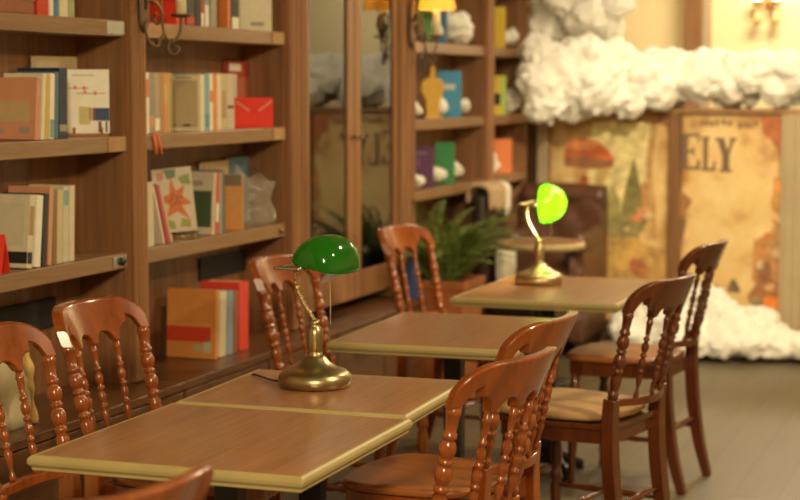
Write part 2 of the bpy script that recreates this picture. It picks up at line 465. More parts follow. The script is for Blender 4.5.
# nearest bookcase, lower shelf
Z = .998
book('white book with black band along its foot, leaning at row end', -2.868, 4.635, Z, .030, .15, .225, (.70, .62, .43), lean=.14, group=G1l,
     cover=[(0, 1, .06, .22, BLK), (.3, .5, .10, .17, WHITE), (.05, .9, .3, .88, (.62, .56, .38)), (.3, .45, .34, .38, GREY)], stripe=[(.06, .22, BLK), (.45, .85, (.42, .25, .13))])
book('plain white book left of the navy one on the nearest lower shelf', -2.868, 4.682, Z, .034, .15, .222, WHITE, lean=.12, group=G1l)
book('navy book leaning in the nearest lower row', -2.868, 4.722, Z, .026, .15, .225, (.025, .03, .045), lean=.11, group=G1l)
book('tall salmon pink book right of the navy one', -2.868, 4.755, Z, .022, .15, .245, PINK, lean=.09, group=G1l)
book('narrow brown book in the nearest lower row', -2.868, 4.784, Z, .022, .145, .235, (.25, .15, .07), lean=.06, group=G1l)
book('cream yellow book in the nearest lower row', -2.868, 4.815, Z, .030, .15, .232, (.62, .50, .26), lean=.05, group=G1l)
book('pale teal-topped book second from the right end of its row', -2.868, 4.852, Z, .034, .15, .240, (.60, .56, .42), lean=.05, stripe=[(.75, .95, TEAL)], group=G1l)
book('off-white book closing the right end of the nearest lower row', -2.868, 4.89, Z, .030, .15, .242, (.68, .58, .38), lean=.05, group=G1l)
rc = thing('price_stand', 'red folded card standing at the left edge of the nearest lower shelf', 'card', (-2.845 - .05, 4.485, Z + .0006), .3)
bm = bmesh.new(); prism(bm, [(-.05, 0), (-.046, 0), (0, .108), (.046, 0), (.05, 0), (.002, .118), (-.002, .118)], 'x', -.035, .035)
finish('folded_card', bm, cmat((.75, .03, .015)), rc)
cb = thing('cloth_bag', 'cream cloth-wrapped bundle on the ledge behind the leftmost chair', 'bag', (-2.86, 4.41, .5506))
bm = bmesh.new(); box(bm, -.08, .08, -.09, .10, 0, .24)
bmesh.ops.subdivide_edges(bm, edges=bm.edges[:], cuts=5, use_grid_fill=True)
for v in bm.verts:
    if v.co.z > .001:
        k = v.co.z / .24
        v.co.x *= 1 - .35 * k; v.co.y += .012 * math.sin(k * 20 + v.co.x * 40); v.co.x += .008 * math.sin(k * 31 + v.co.y * 50)
finish('bundle', bm, M['cream_cloth'], cb, smooth=True)
bm = bmesh.new(); tube(bm, [(.088, .085, .002), (.07, .092, .09), (.074, .088, .16), (.058, .085, .225)], lambda t: .011 + .003 * math.sin(t * 20), 8)
finish('drawstring', bm, cmat((.62, .40, .12)), cb, smooth=True)
# second bookcase, top shelf
Z = 1.773
book('wide red book on the second bookcase top shelf, behind candle bracket', -2.87, 5.68, Z, .07, .145, .21, RED, group=G2t)
book('dark book with red foot right of the wide red one', -2.87, 5.76, Z, .07, .13, .21, (.04, .04, .04), stripe=[(.02, .15, RED)], group=G2t)
book('thick black book left of the thin red one, second top shelf', -2.87, 5.822, Z, .04, .13, .2, BLK, group=G2t)
book('thin red book with white foot on the second top shelf', -2.87, 5.857, Z, .024, .13, .2, (.5, .07, .03), stripe=[(0, .25, WHITE)], group=G2t)
book('blue-grey book with white foot on the second top shelf', -2.87, 5.893, Z, .038, .13, .2, (.25, .32, .38), stripe=[(0, .4, WHITE)], group=G2t)
book('grey book left of the brown gap on the second top shelf', -2.87, 5.95, Z, .05, .13, .2, GREY, group=G2t)
book('brown book standing back on the second top shelf', -2.90, 6.03, Z, .06, .10, .2, BROWN, group=G2t)
book('narrow orange book beside a black one, second top shelf', -2.87, 6.085, Z, .024, .13, .2, ORANGE, group=G2t)
book('black book with white foot left of the big white one', -2.87, 6.14, Z, .07, .13, .2, BLK, stripe=[(0, .22, WHITE)], group=G2t)
book('big white book angled outward at right end of second top shelf', -2.868, 6.46, Z, .05, .16, .25, (.72, .64, .46), rz=.75, group=G2t, cover=[(.45, .8, .08, .14, GREY)])

# second bookcase, middle shelf
Z = 1.39; HB = .212
for lab, y, t, col, dx, sp in [
    ('lime green book first in the second middle-shelf row', 5.400, .030, LIME, 0, [(.6, .95, GREY)]),
    ('white and orange striped book second in the long middle row', 5.430, .026, WHITE, 0, [(.6, .9, ORANGE)]),
    ('slate grey book with pink foot in the long middle row', 5.462, .034, (.30, .27, .24), 0, [(.1, .3, PINK)]),
    ('taupe book with white foot in the long middle row', 5.502, .042, (.42, .33, .22), 0, [(.05, .25, WHITE)]),
    ('reddish brown spine left of the tan orange one', 5.538, .024, (.45, .24, .12), 0, None),
    ('orange spine with yellow title in the long middle row', 5.566, .026, (.62, .30, .09), 0, [(.5, .8, YEL)]),
    ('narrow tan orange spine left of the olive one', 5.592, .020, (.58, .34, .13), 0, None),
    ('olive spine just left of the big pale framed cover', 5.612, .016, OLIVE, 0, None)]:
    book(lab, -2.875 + dx, y, Z, t, .13, HB, col, stripe=sp, group=G2m)
book('cream book with pale framed cover showing in the long middle row', -2.868, 5.845, Z, .034, .145, .208, CREAM, group=G2m,
     cover=[(.08, .92, .06, .90, (.55, .44, .27)), (.3, .75, .93, .955, (.5, .3, .15)), (.5, .72, .09, .12, GREY), (.1, .3, .09, .12, GREY)])
for lab, y, t, col, sp in [
    ('turquoise blue spine in the middle row, right of framed cover', 5.892, .040, (.20, .42, .50), [(.05, .3, (.1, .3, .4))]),
    ('white glossy spine between the blue and orange ones', 5.928, .026, WHITE, [(.5, .7, ORANGE)]),
    ('bright orange spine in the middle of the second middle shelf', 5.960, .032, (.75, .26, .06), None),
    ('cream spine right of the bright orange one', 5.996, .034, CREAM, None),
    ('beige book with reddish picture band on its spine', 6.037, .042, (.60, .48, .28), [(.2, .7, (.5, .28, .16))]),
    ('pale grey book left of the black one, above red envelope', 6.095, .068, (.58, .50, .37), [(.38, .43, BLK)])]:
    book(lab, -2.872, y, Z, t, .13, HB, col, stripe=sp, group=G2m)
for lab, y, t, col, sp in [('black spine with white foot behind the red envelope', 6.27, .05, BLK, [(.05, .4, WHITE)]),
                           ('thin silver-white spine against the dark red picture box', 6.31, .022, (.65, .58, .45), None)]:
    book(lab, -2.95, y, Z, t, .06, HB, col, stripe=sp, group=G2m)
fb = thing('picture_box', 'dark red picture box with white top label behind the red envelope', 'box', (-3.012, 6.45, Z + .0006))
finish('box_body', B((-.014, .014, -.10, .10, 0, .265)), cmat((.40, .05, .025)), fb, bevel=.002)
finish('white_label', B((.014, .0155, -.098, .01, .225, .255)), cmat((.70, .64, .50)), fb)
finish('picture', B((.014, .0152, -.02, .09, .05, .20)), cmat((.46, .12, .06)), fb)
en = thing('red_envelope', 'bright red envelope pouch standing on the second middle shelf', 'envelope', (-2.884, 6.325, Z + .0006), .95)
finish('pouch', B((-.09, .09, -.006, .006, 0, .120)), cmat((.74, .03, .02), .4), en, bevel=.003)
bm = bmesh.new(); prism(bm, [(-.088, .118), (0, .062), (.088, .118)], 'y', -.0085, -.006)
finish('flap', bm, cmat((.70, .03, .02), .35), en)
for s in (-1, 1):
    bm = bmesh.new(); prism(bm, [(s * .078, .108), (s * .018, .070), (s * .024, .065), (s * .082, .103)], 'y', -.0092, -.0085)
    finish('flap_fold', bm, cmat((.72, .30, .18), .3), en)

# second bookcase, lower shelf
Z = .998
book('white book upright beside the post on the second lower shelf', -2.868, 5.425, Z, .055, .14, .225, (.66, .56, .38), lean=-.02, group=G2l)
book('thin white magazine leaning left at the second lower shelf', -2.868, 5.53, Z, .012, .14, .22, (.70, .58, .45), lean=-.36, group=G2l)
book('thin crimson book leaning left beside a white magazine', -2.868, 5.56, Z, .016, .14, .225, (.5, .04, .05), lean=-.38, group=G2l)
book('thin pinkish book leaning left under the crimson one', -2.868, 5.587, Z, .014, .14, .22, (.62, .40, .30), lean=-.40, group=G2l)
fl = book('floral book with orange star flowers facing out on wire stand', -2.872, 5.80, Z + .016, .012, .145, .235, (.72, .62, .46), rz=.40, group=G2l, tilt=-.10)
for pts_, cc in ([[(-.078, .205), (-.062, .15), (-.028, .172), (-.040, .13), (-.008, .10), (-.045, .095), (-.02, .04), (-.065, .075), (-.105, .055), (-.092, .10), (-.13, .13), (-.088, .14)], (.75, .20, .05)],
                 [[(-.13, .22), (-.10, .225), (-.105, .195), (-.125, .19)], (.70, .30, .22)], [[(-.10, .23), (-.055, .232), (-.06, .20), (-.09, .195)], (.18, .26, .16)],
                 [[(-.05, .20), (-.01, .21), (-.005, .17), (-.04, .175)], (.30, .36, .10)], [[(-.14, .12), (-.115, .10), (-.12, .075), (-.142, .08)], (.75, .22, .06)],
                 [[(-.11, .05), (-.08, .04), (-.075, .01), (-.105, .015)], (.35, .40, .10)], [[(-.05, .05), (-.02, .04), (-.02, .012), (-.06, .018)], (.40, .40, .10)]):
    bm = bmesh.new(); prism(bm, pts_, 'y', -.0066, -.006); finish('flower_print', bm, cmat(cc), fl)
for k in range(9):
    a = k * 2.4; r = .008 + .0022 * k
    bm = bmesh.new(); lathe(bm, [(0, .006), (.0006, .006)], 8, (-.07 + r * math.cos(a), -.0066, .118 + r * math.sin(a)), (-.07 + r * math.cos(a), -1, .118 + r * math.sin(a)))
    finish('flower_print', bm, cmat((.42, .14, .08)), fl)
ws = thing('book_stand', 'little wire stand with brass balls under the floral book', 'stand', (-2.872, 5.80, Z + .0006), .40)
bm = bmesh.new()
tube(bm, [(-.14, -.03, .006), (-.14, .0, .006), (-.14, .02, .012)], .003, 6); tube(bm, [(-.01, -.03, .006), (-.01, .0, .006), (-.01, .02, .012)], .003, 6)
tube(bm, [(-.14, 0.005, .006), (-.01, 0.005, .006)], .003, 6, 2)
finish('wire_frame', bm, M['bright_brass'], ws, smooth=True)
for px in (-.14, -.095, -.055, -.01):
    bm = bmesh.new(); ico(bm, (px, -.03, .0075), .0075, 2); finish('ball', bm, M['bright_brass'], ws, smooth=True)
book('white book with dark green square cover, behind the floral one', -2.868, 5.925, Z, .02, .15, .235, (.60, .52, .38), lean=.10, group=G2l, cover=[(.35, .95, .12, .70, (.06, .09, .04)), (.3, .7, .78, .86, GREY)])
book('red spined book leaning beside the white and green one', -2.868, 5.955, Z, .024, .15, .232, (.66, .09, .05), lean=.09, stripe=[(.2, .5, WHITE)], group=G2l)
book('narrow grey-green book left of the orange cover', -2.868, 5.990, Z, .024, .15, .235, (.30, .31, .26), lean=.03, group=G2l)
book('slim dark teal book touching the orange cover', -2.868, 6.015, Z, .018, .15, .24, (.10, .15, .15), lean=.01, group=G2l)
book('orange book with dark round mark at the top of its cover', -2.868, 6.19, Z, .03, .145, .215, (.68, .29, .07), rz=.30, group=G2l,
     cover=[(.30, .98, .80, 1.0, (.20, .14, .08)), (.1, .6, .62, .64, (.5, .2, .06)), (.1, .6, .54, .56, (.5, .2, .06))])
book('tall tan-topped book at the back of the second lower shelf', -3.005, 6.33, Z, .02, .22, .262, (.48, .33, .16), rz=PI / 2, group=G2l)
book('tall teal book behind the orange cover on the second lower shelf', -3.005, 6.53, Z, .02, .19, .272, (.10, .17, .20), rz=PI / 2, group=G2l)
pb = thing('plastic_bag', 'clear crinkled plastic bag at right end of second lower shelf', 'bag', (-2.93, 6.43, Z + .0006), .5)
bm = bmesh.new(); box(bm, -.075, .075, -.035, .035, 0, .20)
bmesh.ops.subdivide_edges(bm, edges=bm.edges[:], cuts=7, use_grid_fill=True)
for v in bm.verts:
    if v.co.z > .001:
        k = v.co.z / .20
        v.co.y *= 1 - .7 * k * k; v.co.x *= 1 + .12 * math.sin(k * 9); v.co += Vector((random.uniform(-.004, .004), random.uniform(-.005, .005), 0))
        if k > .95: v.co.z += .02 * math.sin(v.co.x * 60) - .03 * (v.co.x / .075)
finish('film_bag', bm, M['film'], pb, smooth=True)

# second bookcase, bottom ledge
Z = .55
book('large orange and red book leaning on the bottom ledge', -2.80, 5.80, Z, .022, .20, .255, (.66, .25, .06), lean=.06, group=G2b,
     cover=[(0, .9, .24, .46, (.62, .05, .02)), (.55, .72, .10, .20, (.42, .36, .22)), (.75, .92, .08, .26, (.48, .42, .30)), (.15, .9, .46, .50, (.70, .30, .08))])
book('white book right of the large orange and red one', -2.80, 5.852, Z, .055, .17, .245, (.70, .60, .40), lean=.06, group=G2b)
book('blue-grey book on the bottom ledge', -2.80, 5.915, Z, .055, .16, .24, (.24, .30, .36), lean=.05, group=G2b)
book('narrow brown book on the bottom ledge left of the red ones', -2.80, 5.968, Z, .034, .16, .235, (.30, .12, .06), lean=.04, group=G2b)
book('wide red book at right end of the bottom ledge row', -2.80, 6.040, Z, .085, .16, .262, (.70, .05, .03), lean=.03, group=G2b)

# glass cabinet contents
for lab, x, y, z, t, d, h, col, rz in [('white book face-out behind the left glass door', -2.93, 6.90, .998, .02, .12, .19, (.66, .58, .44), .9),
                                     ('pale green book leaning behind the left glass door', -2.93, 7.12, .998, .02, .13, .20, (.50, .54, .38), 1.0),
                                     ('brown book on the upper shelf behind the left glass door', -2.93, 6.95, 1.39, .03, .12, .2, (.24, .12, .05), .7),
                                     ('cream book on the upper shelf behind the left glass door', -2.93, 7.16, 1.39, .03, .12, .2, CREAM, .9),
                                     ('golden book behind the right glass door on its lower shelf', -2.93, 7.52, .998, .03, .13, .2, YEL, .9),
                                     ('red-brown book behind the right glass door on its upper shelf', -2.93, 7.56, 1.39, .03, .13, .19, (.45, .15, .06), .8)]:
    book(lab, x, y, z, t, d, h, col, rz=rz, group='books inside the glass cabinet')

# bookcase with the yellow hand
G4 = 'books on the bookcase right of the glass cabinet'
hd = thing('hand_cutout', 'yellow pointing-finger hand cutout standing on the shelf', 'ornament', (-2.885, 8.53, 1.3886), .62)
bm = bmesh.new(); prism(bm, [(-.030, 0), (.036, 0), (.040, .09), (.060, .13), (.064, .17), (.056, .195), (.030, .205), (.018, .21), (.014, .262), (.004, .272), (-.008, .268), (-.016, .21),
                             (-.040, .202), (-.056, .185), (-.060, .15), (-.050, .12), (-.034, .09)], 'y', -.014, .014)
finish('hand_shape', bm, cmat((.62, .36, .05)), hd, bevel=.005)
finish('foot_plate', B((-.045, .05, -.03, .03, 0, .012)), cmat((.62, .42, .12)), hd, bevel=.002)
book('bright blue book standing beside the yellow hand', -2.87, 8.98, 1.388, .04, .125, .245, (.05, .33, .62), rz=.25, group=G4, cover=[(.2, .75, .60, .72, (.65, .68, .62))])
book('purple book face-out on the shelf above the fern', -2.868, 8.51, 1.035, .03, .15, .205, (.13, .035, .14), rz=.25, group=G4, cover=[(.2, .8, .84, .88, (.35, .2, .3)), (.45, .55, .5, .75, (.25, .1, .22))])
book('green book right of the purple one', -2.868, 8.86, 1.035, .03, .10, .22, (.05, .30, .10), rz=.2, group=G4)
book('blue book behind the lit bracket lamp on the top shelf', -2.90, 8.82, 1.773, .03, .07, .2, (.08, .24, .50), rz=.2, group=G4)
pn = thing('green_pennant', 'green pointed pennant on the top shelf by the bracket lamp', 'pennant', (-2.853, 8.33, 1.7736), .3)
bm = bmesh.new(); prism(bm, [(-.055, .22), (.03, .22), (.04, .05), (.018, 0), (0, .03), (-.05, .12)], 'y', -.002, .002)
finish('pennant_cloth', bm, cmat((.05, .20, .05)), pn)
G5 = 'books on the farthest bookcase'
yb_ = book('yellow book on the farthest top shelf', -2.868, 9.80, 1.773, .05, .10, .235, (.70, .52, .03), rz=.15, group=G5, cover=[(.3, 1, .05, .9, (.72, .50, .04))])
book('yellow and black book on the farthest middle shelf', -2.868, 9.72, 1.388, .02, .09, .225, (.66, .46, .05), rz=.15, group=G5, cover=[(.3, 1, .25, .55, BLK)])
book('lime green book beside the cloud on the farthest middle shelf', -2.868, 9.82, 1.388, .05, .06, .225, (.45, .60, .12), rz=.1, group=G5)
book('orange book standing on the farthest lower shelf', -2.868, 9.96, 1.045, .05, .125, .195, (.78, .20, .04), rz=.25, group=G5)

rb = thing('ribbon', 'small orange ribbon hanging over the shelf edge beside the fluted post', 'ribbon', (-2.846, 5.415, 1.3906))
bm = bmesh.new()
for k, (w_, dy) in enumerate(((.011, 0), (.009, .028))):
    P = [(-.05, dy, .0012 + k * .0012), (-.002, dy, .0012 + k * .0012), (.0035 + k * .001, dy + .002, -.006), (.004 + k * .001, dy + .012, -.035), (.005 + k * .001, dy + .014 + .01 * k, -.07)]
    A = [bm.verts.new((a, b - w_, c)) for a, b, c in P]; Bq = [bm.verts.new((a, b + w_, c)) for a, b, c in P]
    for i in range(len(P) - 1): bm.faces.new((A[i], A[i + 1], Bq[i + 1], Bq[i]))
o = finish('ribbon_strip', bm, cmat((.72, .14, .03)), rb, smooth=True)
sd = o.modifiers.new('thick', 'SOLIDIFY'); sd.thickness = .0008
bt = thing('bottle', 'small blue bottle on the cabinet ledge behind the chair by the fern', 'bottle', (-2.732, 7.80, .5505))
bm = bmesh.new(); lathe(bm, [(0, .030), (.004, .034), (.15, .034), (.175, .026), (.19, .015), (.205, .014), (.205, 0)], 20); finish('bottle_body', bm, cmat((.05, .10, .28), .25), bt, smooth=True)
bm = bmesh.new(); lathe(bm, [(.203, .017), (.235, .017), (.238, .014), (.238, 0)], 16); finish('cap', bm, M['white_plastic'], bt, smooth=True)

# ------------------------------------------------------------------ cotton
tex1 = bpy.data.textures.new('puff', 'CLOUDS'); tex1.noise_scale = .11; tex1.noise_depth = 3
tex2 = bpy.data.textures.new('fluff', 'CLOUDS'); tex2.noise_scale = .03; tex2.noise_depth = 2
def ico_template(sub):
    bm = bmesh.new(); bmesh.ops.create_icosphere(bm, subdivisions=sub, radius=1.)
    bm.verts.index_update()
    r = ([tuple(v.co) for v in bm.verts], [tuple(v.index for v in f.verts) for f in bm.faces]); bm.free(); return r
ICO = {1: ico_template(1), 2: ico_template(2)}
def cotton(label, loc, blobs, vox=.015, k=1., name='cotton_cloud', cat='cotton', group=None):
    V, Fc = [], []
    def add(x, y, z, r, sub):
        tv, tf = ICO[sub]; n0 = len(V)
        V.extend((x + a * r, y + b * r, z + c * r * .9) for a, b, c in tv)
        Fc.extend(tuple(q + n0 for q in f) for f in tf)
    rq = random.Random(len(blobs) * 7 + int(abs(loc[0]) * 100))
    for (x, y, z, r) in blobs:
        add(x, y, z, r * .93, 2)
        for w_ in range(70 if r > .06 else 5):
            v = Vector((rq.gauss(0, 1), rq.gauss(0, 1), rq.gauss(0, 1))).normalized()
            q = r * rq.uniform(.20, .36) if w_ < 12 or r <= .06 else rq.uniform(.013, .027)
            if w_ >= 12: v *= 1.15
            add(x + v.x * r * .82, y + v.y * r * .82, max(z + v.z * r * .78, q * .8 if name == 'cotton_heap' else -9), q, 1)
    me = bpy.data.meshes.new(name); me.from_pydata(V, [], Fc); me.materials.append(M['cotton'])
    for p in me.polygons: p.use_smooth = True
    o = bpy.data.objects.new(name, me); COL.objects.link(o); o.location = loc
    m = o.modifiers.new('remesh', 'REMESH'); m.mode = 'VOXEL'; m.voxel_size = vox; m.use_smooth_shade = True
    for tx, s in ((tex1, .02 * k), (tex2, .018 * k)):
        d = o.modifiers.new('displace', 'DISPLACE'); d.texture = tx; d.strength = s; d.mid_level = .55; d.texture_coords = 'GLOBAL'
    tag(o, label, cat, group)
    return o

def scatter(n, x0, x1, y0, y1, zf, r0, r1, seed):
    rr = random.Random(seed); out = []
    for _ in range(n):
        x = rr.uniform(x0, x1); y = rr.uniform(y0, y1); r = rr.uniform(r0, r1)
        out.append((x, y, zf(x, y, rr), r))
    return out
GC = 'cotton clouds on the counter'
# big pile at the left end of the counter, bulging past the bookcase end
bl = [(-.27, -.42, .10, .14), (-.30, -.30, .28, .12), (-.18, -.28, .16, .20), (-.05, -.22, .22, .19), (-.10, -.25, .02, .16), (.08, -.12, .10, .19), (.12, -.10, .24, .14), (.25, -.10, .12, .16), (-.24, -.40, -.02, .13), (.0, -.26, .08, .2), (.20, -.16, .0, .12), (.36, -.1, .05, .12)]
cotton('largest white cotton cloud at the left end of the counter, beside bookcase', (-2.42, 10.30, 1.47), bl, group=GC)
bl = scatter(22, -.36, .36, -.10, .22, lambda x, y, r: .06 + r.uniform(0, .17) * (1 - abs(x) * 1.3), .10, .15, 3)
cotton('middle cotton cloud on the counter in front of the brown pillar', (-1.93, 10.47, 1.465), bl, group=GC)
bl = scatter(34, -.40, .40, -.10, .22, lambda x, y, r: .05 + r.uniform(0, .17), .09, .13, 5)
cotton('cotton cloud on the counter at the right edge of the photo', (-1.25, 10.43, 1.445), bl, group=GC)
bl = scatter(26, -.55, .60, -.10, .22, lambda x, y, r: .05 + r.uniform(0, .22), .10, .15, 6)
cotton('cotton cloud far right on the counter, mirrored in the glass doors', (-.08, 10.45, 1.45), bl, group=GC)
bl = scatter(26, -.28, .26, -.12, .16, lambda x, y, r: r.uniform(-.02, .30), .08, .13, 9)
hc = cotton('upper cotton cloud hanging above the counter near the bookcase end', (-2.50, 10.35, 1.90), bl, group='hanging cotton clouds')
bm = bmesh.new(); tube(bm, [(0, 0, .25), (0, 0, 1.298)], .0015, 5, 2)
finish('hanging_thread', bm, M['white_plastic'], hc)
bl = scatter(60, -.40, .44, -.16, .24, lambda x, y, r: .07 + (r.uniform(0, .24) * max(0, 1 - abs(x - .02) * 1.5) * min(1, (y + .16) / .2)), .08, .12, 12)
cotton('tall heap of white cotton on the floor before the counter', (-1.78, 9.95, .02), bl, name='cotton_heap', group='cotton on the floor')
bl = scatter(22, -.35, .55, -.16, .16, lambda x, y, r: .05 + r.uniform(0, .05), .06, .10, 14)
cotton('low strip of cotton on the floor at the right photo edge', (-1.05, 10.02, .02), bl, name='cotton_heap', group='cotton on the floor')

def tuft(label, x, y, z, w, h, seed):
    rr = random.Random(seed)
    bl = []
    for _ in range(7):
        r = min(.065, rr.uniform(.28, .46) * h)
        bl.append((rr.uniform(-.015, .015), rr.uniform(-w / 2, w / 2), max(r * 1.05, rr.uniform(.35, .72) * h), r))
    cotton(label, (x + .01, y, z + .004), bl, vox=.012, k=.35, name='cotton_tuft', group='cotton tufts on the shelves')
tuft('cotton tuft at the foot of the yellow hand, left side', -2.92, 8.28, 1.388, .16, .10, 1)
tuft('cotton tuft between the yellow hand and the blue book', -2.93, 8.74, 1.388, .12, .11, 2)
tuft('cotton tuft right of the blue book', -2.93, 9.16, 1.388, .1, .10, 3)
tuft('cotton tuft on the top shelf left of the blue book', -2.93, 8.56, 1.773, .26, .13, 4)
tuft('cotton tuft on the top shelf right of the blue book', -2.93, 9.03, 1.773, .20, .16, 5)
tuft('cotton tuft before the purple book', -2.90, 8.30, 1.035, .14, .08, 6)
tuft('cotton tuft between purple and green books', -2.92, 8.70, 1.035, .12, .11, 7)
tuft('cotton tuft right of the green book', -2.93, 9.04, 1.035, .16, .12, 8)
tuft('cotton tuft left of the orange book on the farthest shelf', -2.93, 9.62, 1.045, .16, .15, 9)
tuft('cotton tuft beside the lime green book', -2.93, 10.0, 1.388, .2, .14, 10)
tuft('cotton tuft right of the yellow book on the farthest top shelf', -2.93, 10.03, 1.773, .22, .12, 11)

# ------------------------------------------------------------------ counter with printed panels
ct = thing('display_counter', 'high wooden counter with printed panels and cotton on top', 'counter', (-1.0, 10.65, 0))
def cput(nm, bm, mat, bevel=0., smooth=False):
    for v in bm.verts: v.co -= Vector((-1.0, 10.65, 0))
    return finish(nm, bm, mat, ct, bevel=bevel, smooth=smooth)
cput('counter_body', B((-2.78, 1.2, 10.45, 10.9, .12, 1.39)), M['counter_wood'])
cput('counter_top', B((-2.80, 1.22, 10.40, 10.92, 1.39, 1.42)), M['counter_wood'], .006)
cput('baseboard', B((-2.79, 1.21, 10.43, 10.9, 0, .12)), M['dark_base'])
for x0, x1, mt in ((-2.83, -2.765, 'grey_post'), (-2.015, -1.955, 'pillar'), (-1.355, -1.225, 'grey_post'), (-.56, -.43, 'grey_post')):
    bm = B((x0, x1, 10.385, 10.45, .12, 1.388))
    w = x1 - x0
    for k in range(2):
        lathe(bm, [(0, w * .16), (1.26, w * .16)], 10, (x0 + w * (.28 + .44 * k), 10.387, .124))
    cput('post', bm, M[mt])

def parchment(name, seed, edge):
    m, nt, b = new_mat(name)
    tc = nt.nodes.new('ShaderNodeTexCoord')
    mp = nt.nodes.new('ShaderNodeMapping'); mp.inputs['Location'].default_value = (seed, seed * .7, 0)
    nt.links.new(tc.outputs['Object'], mp.inputs['Vector'])
    n = nt.nodes.new('ShaderNodeTexNoise'); n.inputs['Scale'].default_value = 4.5; n.inputs['Detail'].default_value = 7; n.inputs['Roughness'].default_value = .65
    nt.links.new(mp.outputs['Vector'], n.inputs['Vector'])
    r = nt.nodes.new('ShaderNodeValToRGB')
    e = r.color_ramp.elements
    e[0].position = .28; e[0].color = (.45, .22, .07, 1)
    e[1].position = .72; e[1].color = (.80, .62, .30, 1)
    x = e.new(.45); x.color = (.70, .47, .18, 1)
    nt.links.new(n.outputs['Fac'], r.inputs['Fac'])
    # burnt edges of the old-paper print
    sp = nt.nodes.new('ShaderNodeSeparateXYZ'); nt.links.new(tc.outputs['Generated'], sp.inputs[0])
    def ed(sock):
        a = nt.nodes.new('ShaderNodeMath'); a.operation = 'SUBTRACT'; a.inputs[1].default_value = .5; nt.links.new(sock, a.inputs[0])
        c = nt.nodes.new('ShaderNodeMath'); c.operation = 'ABSOLUTE'; nt.links.new(a.outputs[0], c.inputs[0]); return c.outputs[0]
    mxm = nt.nodes.new('ShaderNodeMath'); mxm.operation = 'MAXIMUM'
    nt.links.new(ed(sp.outputs['X']), mxm.inputs[0]); nt.links.new(ed(sp.outputs['Z']), mxm.inputs[1])
    n2 = nt.nodes.new('ShaderNodeTexNoise'); n2.inputs['Scale'].default_value = 7; n2.inputs['Detail'].default_value = 5
    nt.links.new(mp.outputs['Vector'], n2.inputs['Vector'])
    ad = nt.nodes.new('ShaderNodeMath'); ad.operation = 'MULTIPLY_ADD'; ad.inputs[1].default_value = .35
    nt.links.new(n2.outputs['Fac'], ad.inputs[0]); nt.links.new(mxm.outputs[0], ad.inputs[2])
    r2 = nt.nodes.new('ShaderNodeValToRGB'); r2.color_ramp.elements[0].position = .585; r2.color_ramp.elements[1].position = .72
    nt.links.new(ad.outputs[0], r2.inputs['Fac'])
    mx = nt.nodes.new('ShaderNodeMix'); mx.data_type = 'RGBA'
    nt.links.new(r2.outputs['Color'], mx.inputs['Factor']); nt.links.new(r.outputs['Color'], mx.inputs[6]); mx.inputs[7].default_value = (*edge, 1)
    nt.links.new(mx.outputs[2], b.inputs['Base Color'])
    b.inputs['Roughness'].default_value = .6
    return m
M['parch1'] = parchment('parchment_scene', 3., (.40, .20, .06))
M['parch2'] = parchment('parchment_text', 8., (.36, .13, .03))

def px1(px): return -1.95 + (px - 680) / 172.
def pz1(py): return 1.41 - (py - 110) / 167.
def panel(label, x0, x1, mat):
    t = thing('printed_panel', label, 'panel', ((x0 + x1) / 2, 10.44, .13), 0, 'printed panels on the counter front')
    bm = B((-(x1 - x0) / 2, (x1 - x0) / 2, -.008, .008, 0, 1.255)); finish('print_board', bm, mat, t)
    return t
def shape(t, nm, pts_, col, lvl=1, rough=.6):
    """pts_ in panel metres from photo frame position of the print."""
    bm = bmesh.new()
    lx, lz = t.location.x, t.location.z
    prism(bm, [(px1(a) - lx, pz1(b) - lz) for a, b in pts_], 'y', -.008 - .0012 * lvl - .00006 * len(t.children), -.008)
    k = ('art', tuple(col))
    if k not in _cm: _cm[k] = simple('print_ink', col, rough, var=.30, vscale=16)
    return finish(nm, bm, _cm[k], t)
def blob(cx, cy, rx, ry, n=18, j=.18, seed=0):
    rr = random.Random(seed)
    return [(cx + rx * (1 + rr.uniform(-j, j)) * math.cos(TAU * i / n), cy + ry * (1 + rr.uniform(-j, j)) * math.sin(TAU * i / n)) for i in range(n)]

p1 = panel('printed panel with red mushroom-shaped canopy and pale woodland scenery', -2.755, -2.020, M['parch1'])
shape(p1, 'print_sky', [(586, 122), (648, 122), (652, 175), (640, 220), (600, 250), (575, 225), (584, 170)], (.82, .66, .30), 1)
shape(p1, 'print_canopy', [(556, 160), (557, 147), (564, 140), (576, 138), (592, 142), (604, 151), (610, 160), (608, 167), (590, 168), (570, 166)], (.62, .15, .04), 3)
shape(p1, 'print_canopy', [(556, 150), (566, 141), (580, 139), (594, 144), (585, 150), (568, 153)], (.72, .26, .08), 4)
shape(p1, 'print_canopy', [(556, 158), (575, 157), (609, 161), (608, 168), (590, 170), (557, 167)], (.32, .13, .05), 5)
shape(p1, 'print_stem', [(566, 166), (581, 166), (580, 195), (586, 225), (562, 225), (567, 195)], (.50, .30, .10), 2)
shape(p1, 'print_stem', [(592, 169), (606, 169), (598, 186), (592, 200), (586, 200), (590, 182)], (.60, .40, .13), 2)
shape(p1, 'print_window', blob(578, 185, 5, 9, 12, .1, 1), (.40, .09, .03), 4)
shape(p1, 'print_tree', [(631, 158), (634, 172), (638, 186), (641, 214), (630, 222), (617, 218), (620, 196), (625, 176)], (.24, .20, .06), 2)
shape(p1, 'print_tree', [(608, 186), (616, 200), (618, 222), (600, 226), (602, 204)], (.38, .32, .10), 2)
shape(p1, 'print_trunk', [(648, 125), (655, 128), (650, 160), (652, 200), (657, 240), (650, 240), (645, 200), (643, 160)], (.50, .30, .10), 2)
shape(p1, 'print_bush', blob(622, 228, 22, 12, 20, .25, 4), (.26, .22, .07), 3)
shape(p1, 'print_bush', blob(641, 205, 12, 20, 20, .25, 5), (.55, .27, .08), 1)
shape(p1, 'print_ground', [(562, 230), (600, 232), (640, 245), (664, 250), (664, 300), (562, 300)], (.48, .28, .08), 1)
